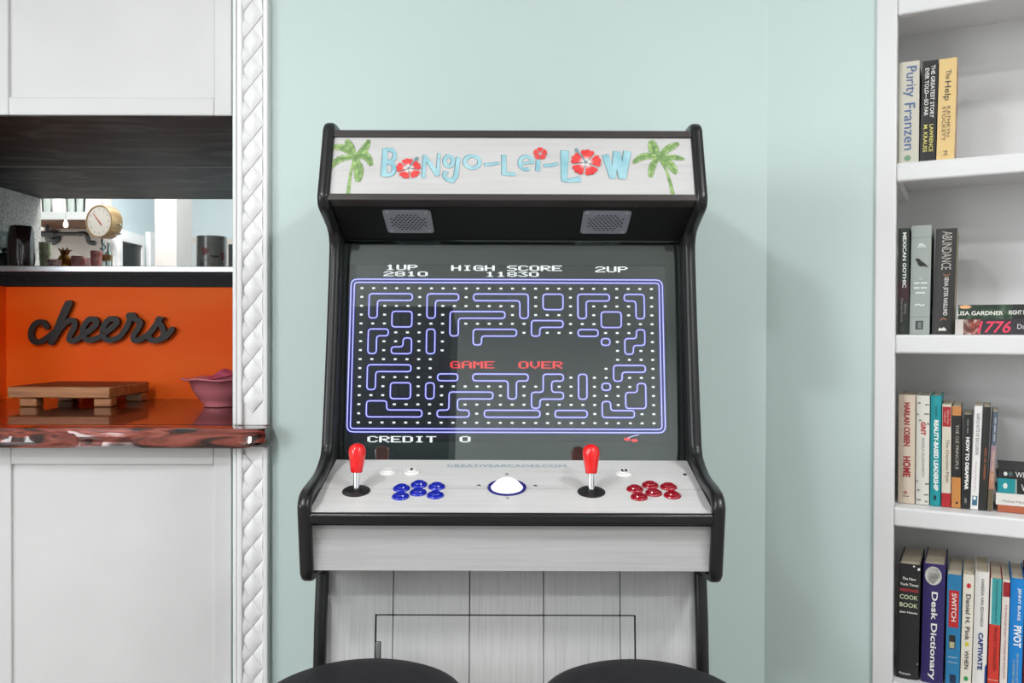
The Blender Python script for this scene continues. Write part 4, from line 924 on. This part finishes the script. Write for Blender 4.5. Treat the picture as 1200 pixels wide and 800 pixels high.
book(1141, 1157.4, 670, 4, R4, 0.155, (228, 226, 220), 'white hardback with bold navy title and a blue corner at its foot', G4,
     [('VANESSA VAN EDWARDS', 0.25, 0.40, 0.22, (60, 60, 62), 0.06), ('CAPTIVATE', 0.66, 0.31, 0.36, (30, 50, 120), 0.02, 0.04)],
     shapes=[('poly', [(0.0, 0.97), (1.0, 0.76), (1.0, 0.995), (0.0, 0.995)], (36, 66, 132)), ('ellipse', 0.5, 0.935, 0.09, 0.012, (206, 214, 226))], hard=True, lean=0.02)
book(1159, 1171.8, 677, 4, R4, 0.15, (206, 56, 44), 'red book with a teal upper half on the lowest shelf', G4,
     [('Emotional Intelligence for', 0.20, 0.36, 0.24, (22, 84, 88), 0.08), ('PROJECT MANAGERS', 0.61, 0.38, 0.36, (110, 20, 18), 0.05)], bands=[(0.0, 0.40, (62, 158, 160)), (0.0, 0.40, (228, 226, 220), 0.0, 0.14), (0.875, 0.882, (230, 170, 160))], shapes=[('poly', [(0.35, 0.92), (0.68, 0.92), (0.68, 0.965), (0.35, 0.965)], (110, 24, 20))], lean=0.02)
book(1173, 1181.6, 679, 4, R4, 0.15, (224, 216, 208), 'slim off-white book with a dark red tab at its top', G4,
     [('THE ONE-PAGE PROJECT MANAGER FOR EXECUTION', 0.53, 0.64, 0.34, (150, 60, 66), 0.02)], bands=[(0.02, 0.145, (150, 28, 36), 0.08, 1.0)], lean=0.02)
book(1182.6, 1199, 678, 4, R4, 0.155, (14, 128, 206), 'bright blue hardback with large white title on the lowest shelf', G4,
     [('JENNY BLAKE', 0.21, 0.27, 0.28, (230, 238, 244), 0.12, 0.02), ('PIVOT', 0.48, 0.18, 0.56, (240, 244, 248), 0.08, 0.03), ('THE ONLY MOVE THAT MATTERS', 0.76, 0.28, 0.14, (190, 200, 150), 0.14), ('IS YOUR NEXT ONE', 0.78, 0.2, 0.14, (190, 200, 150), -0.12)], shapes=[('ellipse', 0.5, 0.965, 0.12, 0.014, (220, 230, 240))], hard=True, lean=0.02)
book(1200.2, 1216, 676, 4, R4, 0.15, (110, 20, 34), 'dark red book cut by the right edge of the picture', G4, hard=True, lean=0.02)

# ============================================================ STOOLS
def stool(px, label):
    c = at(px, 771.5, 1.425); zt = 0.664; R_ = 0.158; cx_, cy_ = c.x*0.99, 1.425-R_
    s = thing('bar_stool', label, 'stool', (cx_, cy_, 0), 'bar stools in front of the arcade cabinet')
    M = Matrix.Translation((cx_, cy_, 0))
    MB().lathe([(0, zt-0.056), (R_-0.012, zt-0.056), (R_-0.003, zt-0.050), (R_, zt-0.035), (R_-0.001, zt-0.020), (R_-0.007, zt-0.009), (R_-0.022, zt-0.002), (R_-0.05, zt), (0, zt+0.002)], M, 64).build('seat', m_seat, s, smooth='auto')
    MB().lathe([(0, zt-0.075), (0.10, zt-0.075), (0.10, zt-0.0565), (0, zt-0.0565)], M, 32).build('seat_plate', m_metal_leg, s)
    for a in (45, 135, 225, 315):
        a = math.radians(a); d = V3((math.cos(a), math.sin(a), 0)); p = V3((cx_, cy_, 0))
        MB().tube([p+d*0.085+V3((0, 0, zt-0.07)), p+d*0.155+V3((0, 0, 0.004))], 0.011, 10).build('leg', m_metal_leg, s, smooth='auto')
    MB().tube([V3((cx_+0.132*math.cos(i*PI/16), cy_+0.132*math.sin(i*PI/16), 0.20)) for i in range(32)], 0.008, 8, True).build('footrest_ring', m_metal_leg, s, smooth=True)
stool(442, 'black round padded stool at the left half of the arcade cabinet')
stool(738, 'black round padded stool at the right half of the arcade cabinet')

# ============================================================ THINGS ON THE PASS-THROUGH SHELF AND IN THE KITCHEN
ZSH = 1.4075
def onshelf(px, D): return V3((kx(px, D), D, ZSH))
def lathe_thing(name, label, cat, prof, p, m, n=32):
    o = MB().lathe(prof, Matrix.Translation(p), n).build(name, m, smooth='auto'); return tag(o, label, cat)
p = onshelf(25, 2.88); hh = at(25, 265, 2.88).z-ZSH
m_vase = noisy('dark_brown_glaze', [lin(26, 16, 16), lin(54, 34, 32)], 30, (1, 1, 0.3), 0.08, coat=1.0, bump=0.4)
lathe_thing('vase', 'glossy dark brown vase on the serving shelf', 'vase', [(0, 0.001), (0.036, 0.001), (0.041, 0.012), (0.0425, 0.05), (0.041, hh*0.7), (0.037, hh-0.006), (0.0345, hh), (0.032, hh-0.004), (0.033, 0.03), (0, 0.02)], p, m_vase)
p = onshelf(5, 2.92); hh = at(5, 271, 2.92).z-ZSH
gl = thing('wine_glass', 'clear wine glass with a dark base beside the brown vase', 'glass', p)
MB().lathe([(0, 0.001), (0.026, 0.001), (0.026, hh*0.42), (0.022, hh*0.44), (0, hh*0.44)], Matrix.Translation(p), 24).build('dark_base', m_black, gl, smooth='auto')
MB().lathe([(0.010, hh*0.44), (0.024, hh*0.55), (0.029, hh*0.75), (0.024, hh), (0.0228, hh), (0.0275, hh*0.75), (0.022, hh*0.56), (0.0, hh*0.47)], Matrix.Translation(p), 24).build('bowl', m_clear, gl, smooth='auto')
p = onshelf(248, 2.86); hh = at(248, 277.5, 2.86).z-ZSH; rr = 0.0485
m_frost = noisy('smoked_glass_print', [lin(112, 116, 112), lin(136, 140, 136)], 8, rough=0.25, coat=0.4)
can = thing('candle_holder', 'smoky grey cylinder candle holder with red flower print', 'candle holder', p)
MB().lathe([(0, 0.001), (rr, 0.001), (rr, hh), (rr-0.003, hh), (rr-0.003, 0.01), (0, 0.01)], Matrix.Translation(p), 40).build('cylinder', m_frost, can, smooth='auto')
def wrap(cpx, cpy, ru, rv, m, name):   # a spot printed on the front of the cylinder
    q = at(cpx, cpy, 2.86-rr); th = math.asin(max(-0.95, min(0.95, (q.x-p.x)/rr))); mb = MB(); pts = []
    for i in range(16):
        a = 2*PI*i/16; s = 1+0.18*math.sin(3*a+cpx); t_ = max(-1.35, min(1.35, th+ru*s*math.cos(a)/rr)); pts.append((p.x+(rr+0.0008)*math.sin(t_), p.y-(rr+0.0008)*math.cos(t_), q.z+rv*s*math.sin(a)))
    c0 = (p.x+(rr+0.0008)*math.sin(th), p.y-(rr+0.0008)*math.cos(th), q.z)
    mb.add([c0]+pts, [(0, i+1, (i+1) % 16+1) for i in range(16)]); mb.flat(name, m, can)
m_fl = noisy('faded_red_flower', [lin(96, 34, 34), lin(138, 74, 70)], 120, rough=0.4)
m_st = mat('faded_stem', lin(72, 66, 62), 0.5); m_sand = mat('sand_tone', lin(128, 118, 106), 0.5)
wrap(248, 308, 0.046, 0.011, m_sand, 'ground_print'); wrap(240, 294, 0.013, 0.013, m_fl, 'flower_print'); wrap(258, 299, 0.012, 0.014, m_fl, 'flower_print'); wrap(251, 300, 0.016, 0.004, m_st, 'stem_print'); wrap(236, 308, 0.005, 0.010, m_st, 'stem_print')
# small things at the far edge of the shelf
DZ = 3.08
p = onshelf(53, DZ); hh = at(53, 284, DZ).z-ZSH
m_grn = noisy('green_speckle_glass', [lin(120, 140, 90), lin(196, 204, 170), lin(150, 160, 110)], 70, rough=0.2)
lathe_thing('tumbler', 'green patterned tumbler at the far left of the shelf', 'tumbler', [(0, 0.001), (0.017, 0.001), (0.021, hh), (0.0195, hh), (0.016, 0.006), (0, 0.006)], p, m_grn)
p = onshelf(75.5, DZ); pg = thing('pineapple_jar', 'gold pineapple shaped jar on the serving shelf', 'jar', p)
m_gp = mat('gold_glaze', lin(196, 140, 60), 0.25, 0.6); m_gp2 = mat('bronze_leaf', lin(110, 70, 30), 0.3, 0.6)
bdy = MB(); n1, n2 = 24, 12; H1 = at(75, 299, DZ).z-ZSH
for j in range(n2+1):
    f = j/n2; r0 = 0.026*math.sin(PI*(0.14+0.76*f))**0.6
    for i in range(n1): a = 2*PI*i/n1; r1 = r0*(1+0.07*math.cos(6*a+PI*j)*1); bdy.v.append((p.x+r1*math.cos(a), p.y+r1*math.sin(a), ZSH+0.001+f*H1))
for j in range(n2):
    for i in range(n1): bdy.f.append((j*n1+i, j*n1+(i+1) % n1, (j+1)*n1+(i+1) % n1, (j+1)*n1+i))
bdy.f += [tuple(range(n1))[::-1], tuple(range(n2*n1, n2*n1+n1))]; bdy.build('body', m_gp, pg, smooth='auto')
H2 = at(75, 289.5, DZ).z-ZSH
for k2 in range(9):
    a = k2*2.4; d = V3((math.cos(a), math.sin(a), 0)); s = 0.006+0.010*(k2/9)
    MB().tube([p+d*0.006+V3((0, 0, H1-0.002)), p+d*s+V3((0, 0, H1+(H2-H1)*0.55)), p+d*s*1.9+V3((0, 0, H1+(H2-H1)*(1-0.35*k2/9)))], [0.006, 0.005, 0.0008], 6).build('leaf', m_gp2, pg, smooth=True)
p = onshelf(91.5, DZ); hh = at(91, 299, DZ).z-ZSH
lathe_thing('sugar_bowl', 'pale pink rounded bowl beside the gold pineapple jar', 'bowl', [(0, 0.001), (0.014, 0.001), (0.016, 0.006), (0.025, hh*0.55), (0.027, hh*0.75), (0.022, hh*0.95), (0.010, hh), (0, hh+0.001)], p, noisy('pink_lustre', [lin(206, 120, 110), lin(232, 190, 190)], 40, rough=0.2))
p = onshelf(66, DZ-0.03); hh = at(66, 306, DZ).z-ZSH
lathe_thing('candy_dish', 'low red and white dish in front of the gold pineapple jar', 'dish', [(0, 0.001), (0.018, 0.001), (0.024, hh), (0.022, hh), (0.016, 0.006), (0, 0.006)], onshelf(64, DZ-0.06), noisy('red_white_candy', [lin(190, 70, 60), lin(236, 226, 220)], 120, rough=0.3))
p = onshelf(101, DZ); q = MB(); t_ = Matrix.Translation(p+V3((0, 0, 0.001))) @ Matrix.Rotation(0.5, 4, 'Z') @ Matrix.Rotation(-0.35, 4, 'X')
vs = [t_ @ V3((a, b, c)) for a in (-0.018, 0.018) for b in (0, 0.003) for c in (0, 0.062)]
q.add(vs, [(0, 1, 3, 2), (4, 6, 7, 5), (0, 4, 5, 1), (2, 3, 7, 6), (0, 2, 6, 4), (1, 5, 7, 3)]); tag(q.build('card', mat('white_card', (0.75, 0.76, 0.78), 0.5)), 'small white card leaning on the shelf beside the pink tumbler', 'card')
p = onshelf(113, DZ); hh = at(113, 294, DZ).z-ZSH
lathe_thing('tumbler', 'coral pink patterned tumbler below the hanging scale', 'tumbler', [(0, 0.001), (0.016, 0.001), (0.021, hh), (0.0195, hh), (0.015, 0.006), (0, 0.006)], p, noisy('coral_print', [lin(200, 90, 80), lin(236, 170, 160)], 60, rough=0.25))
for px, lb_ in ((121, 'tall clear glass bottle with a cork band below the scale'), (127.5, 'slim clear glass bottle nearest the white post')):
    p = onshelf(px, DZ+0.03); hh = at(px, 283, DZ).z-ZSH; bt = thing('bottle', lb_, 'bottle', p)
    MB().lathe([(0, 0.001), (0.012, 0.001), (0.012, hh*0.6), (0.005, hh*0.75), (0.005, hh), (0.0035, hh), (0.0035, hh*0.74), (0.0105, hh*0.58), (0.0105, 0.004), (0, 0.004)], Matrix.Translation(p), 20).build('glass', m_clear, bt, smooth='auto')
    MB().lathe([(0.0125, hh*0.42), (0.0132, hh*0.43), (0.0132, hh*0.60), (0.0125, hh*0.61)], Matrix.Translation(p), 20).build('cork_band', mat('cork', lin(170, 140, 96), 0.7), bt, smooth='auto')
# hanging scale
DH = 3.45; c = at(116.8, 259.5, DH); R_ = 0.066
hs = thing('hanging_scale', 'round hanging kitchen scale with cream dial and red needle', 'scale', c)
ca, cb = math.cos(0.42), math.sin(0.42)      # dial faces slightly to the left of the viewer
MS = Matrix(((ca, 0, -cb), (cb*-1*-1*0-0, 0, 0), (0, 0, 0))) if False else None
nrm = V3((-0.30, -0.95, 0)).normalized(); ux = V3((0, 0, 1)).cross(nrm).normalized(); ux = ux if ux.x > 0 else -ux
PD = Plane(c, ux, (0, 0, 1))
if PD.N.dot(nrm) < 0: PD.N = -PD.N
M = PD.mat(0, 0, 0)
if M.to_3x3().determinant() < 0: M = M @ Matrix.Scale(-1, 4, (1, 0, 0))
m_brass = mat('aged_brass', lin(164, 136, 98), 0.3, 0.7)
MB().lathe([(0, -0.055), (R_*0.98, -0.055), (R_*1.02, -0.05), (R_*1.02, 0.0), (R_*1.0, 0.005), (R_*0.93, 0.006), (R_*0.92, 0.001), (0, 0.001)], M, 48).build('case', m_brass, hs, smooth='auto')
dl = MB().lathe([(0, 0.0015), (R_*0.91, 0.0015), (R_*0.91, 0.0025), (0, 0.0025)], M, 40).build('dial', mat('cream_dial', lin(234, 230, 220), 0.4), hs)
tk = MB()
for i in range(12):
    a = i*PI/6; ribbon(tk, PD, [(R_*0.66*math.cos(a), R_*0.66*math.sin(a)), (R_*0.78*math.cos(a), R_*0.78*math.sin(a))], 0.0035, 0.003, caps=False)
tk.flat('dial_marks', mat('dial_mark_grey', lin(176, 176, 172), 0.6), dl)
nd = MB(); ribbon(nd, PD, [(0.012, -0.014), (-0.03, 0.034)], [0.006, 0.0018], 0.0040, caps=True); nd.flat('needle', mat('needle_red', lin(190, 60, 44), 0.4), hs)
MB().tube([c+V3((0.0, 0.02, R_)), c+V3((0, 0.02, R_+0.02)), V3((c.x, c.y+0.02, CEIL-0.002))], 0.003, 8).build('hanger_rod', m_screw, hs)
for zz in (-0.012, -0.05): MB().tube([c+ux*R_*0.9+V3((0, 0.03, zz)), c+ux*(R_*1.35)+V3((0, 0.03, zz))], 0.004, 8).build('side_pin', m_screw, hs)
hk = [c+V3((0, 0.02, -R_)), c+V3((0, 0.02, -R_-0.02)), c+V3((0.012, 0.02, -R_-0.032)), c+V3((0.006, 0.02, -R_-0.045)), c+V3((-0.008, 0.02, -R_-0.04))]
MB().tube([V3(x) for x in smooth_path(hk, 5)], 0.004, 8).build('hook', m_darkscrew, hs, smooth=True)
# pipe shelf on the cream kitchen wall
DP = 4.3; pz = at(60, 256, DP).z
pxl, pxr = kx(30, 4.1), kx(104, 3.95)
psf = thing('pipe_shelf', 'wooden wall shelf carried by a dark iron pipe in the kitchen', 'shelf', ((pxl+pxr)/2, 4.15, pz))
m_shelfwood = noisy('shelf_wood_brown', [lin(110, 70, 48), lin(150, 104, 74)], 6, (1, 14, 4), 0.5)
zs = at(60, 259, 4.0).z
MB().box(pxl, pxr, 3.98, 4.295, zs, zs+0.028).build('board', m_shelfwood, psf, bevel=0.003)
MB().box(pxl, pxr, 3.972, 3.98, zs+0.004, zs+0.04).build('front_lip', mat('pale_lip', (0.6, 0.63, 0.63), 0.4, 0.4), psf)
zp = at(60, 275, 4.2).z; xf = kx(60, 4.28)
m_iron = mat('iron_pipe', (0.10, 0.105, 0.105), 0.4, 0.8)
Mfl = Matrix.Translation((xf, 4.2985, zp)) @ Matrix.Rotation(PI/2, 4, 'X')
MB().lathe([(0, 0), (0.040, 0), (0.040, 0.007), (0.016, 0.011), (0.016, 0.03), (0, 0.03)], Mfl, 28).build('flange', m_iron, psf, smooth='auto')
MB().tube([(xf, 4.27, zp), (xf, 4.16, zp)], 0.010, 12).build('pipe', m_iron, psf, smooth='auto')
xe = kx(100, 4.16)
MB().tube([(xf-0.02, 4.16, zp), (xe, 4.16, zp)], 0.009, 12).build('pipe', m_iron, psf, smooth='auto')
MB().tube([(xf+0.045, 4.16, zp), (xf+0.045, 4.16, zs)], 0.010, 12).build('pipe', m_iron, psf, smooth='auto')
MB().tube([(xf+0.01, 4.16, zp), (xf+0.085, 4.16, zp)], 0.014, 12).build('pipe_tee', m_iron, psf, smooth='auto')
el = smooth_path([(xe-0.03, 4.16, zp), (xe, 4.16, zp), (xe+0.012, 4.16, zp-0.02), (xe+0.02, 4.16, zp-0.04), (xe+0.05, 4.16, zp-0.045)], 4)
MB().tube(el, 0.012, 12).build('pipe_elbow', m_iron, psf, smooth='auto')
for px, rr_, hh_, lb_ in ((56, 0.028, 0.10, 'leftmost clear tumbler on the kitchen pipe shelf'), (68, 0.03, 0.12, 'milky white jar on the kitchen pipe shelf'), (84, 0.026, 0.12, 'clear stemmed glass near the bulb on the kitchen pipe shelf'), (94, 0.026, 0.11, 'clear tumbler nearest the scale on the kitchen pipe shelf')):
    pp = V3((kx(px, 4.1), 4.1, zs+0.0285)); mm = mat('milky_glass', (0.75, 0.78, 0.78), 0.2) if 'milky' in lb_ else m_clear
    lathe_thing('glass_jar' if 'jar' in lb_ else 'drinking_glass', lb_, 'jar' if 'jar' in lb_ else 'glass', [(0, 0.001), (rr_*0.8, 0.001), (rr_, hh_), (rr_*0.93, hh_), (rr_*0.74, 0.006), (0, 0.006)], pp, mm, 24)
bc = at(77, 262, 3.9); bl = thing('light_bulb', 'small glowing bulb hanging in front of the pipe shelf', 'bulb', bc)
MB().lathe([(0, -0.02), (0.008, -0.017), (0.0115, -0.008), (0.0095, 0.004), (0.005, 0.013), (0.004, 0.018), (0, 0.018)], Matrix.Translation(bc), 20).build('globe', mat('bulb_glow', (0.9, 0.88, 0.82), 0.3, emit=(1, 0.94, 0.85), estr=0.8), bl, smooth=True)
MB().tube([bc+V3((0, 0, 0.016)), (bc.x, bc.y, CEIL-0.002)], 0.0008, 6).build('cord', m_iron, bl)

# ============================================================ ceiling lamp fittings
NM = ['front left', 'front right', 'rear left', 'rear right']
for (x, y), nm in zip(CANS, NM):
    M = Matrix.Translation((x, y, CEIL-0.03))
    t = thing('ceiling_lamp', 'round recessed white ceiling lamp at the %s of the room' % nm, 'lamp', (x, y, CEIL-0.03), 'recessed ceiling lamps')
    MB().lathe([(0.16, 0.0), (0.185, 0.0), (0.187, 0.006), (0.187, 0.0295), (0.16, 0.0295), (0.16, 0.0)], M, 32).build('ring', m_trim, t, smooth='auto')
    MB().lathe([(0, 0.012), (0.1595, 0.012), (0.1595, 0.016), (0, 0.016)], M, 32).build('diffuser', mat('lamp_diffuser', (0.9, 0.9, 0.88), 0.4, emit=(1, 0.97, 0.92), estr=4), t)

# unseen navy stand-in added to darken the reflection in the screen's left half
cb_ = thing('reflection_standin', 'unseen navy cupboard-shaped stand-in added for the dark reflection in the game screen', 'cupboard', (-0.6, -1.5, 0))
m_navy = mat('navy_paint', lin(24, 30, 52), 0.45)
MB().box(-0.86, -0.32, -1.72, -1.25, 0.0, 2.2).build('body', m_navy, cb_, bevel=0.01)
for x0, x1 in ((-0.855, -0.592), (-0.588, -0.325)):
    d_ = MB().box(x0, x1, -1.249, -1.23, 0.08, 2.19).build('door', m_navy, cb_, bevel=0.003)
    MB().box(x0+0.05, x1-0.05, -1.2305, -1.226, 0.16, 2.11).build('panel', m_navy, d_, bevel=0.002)
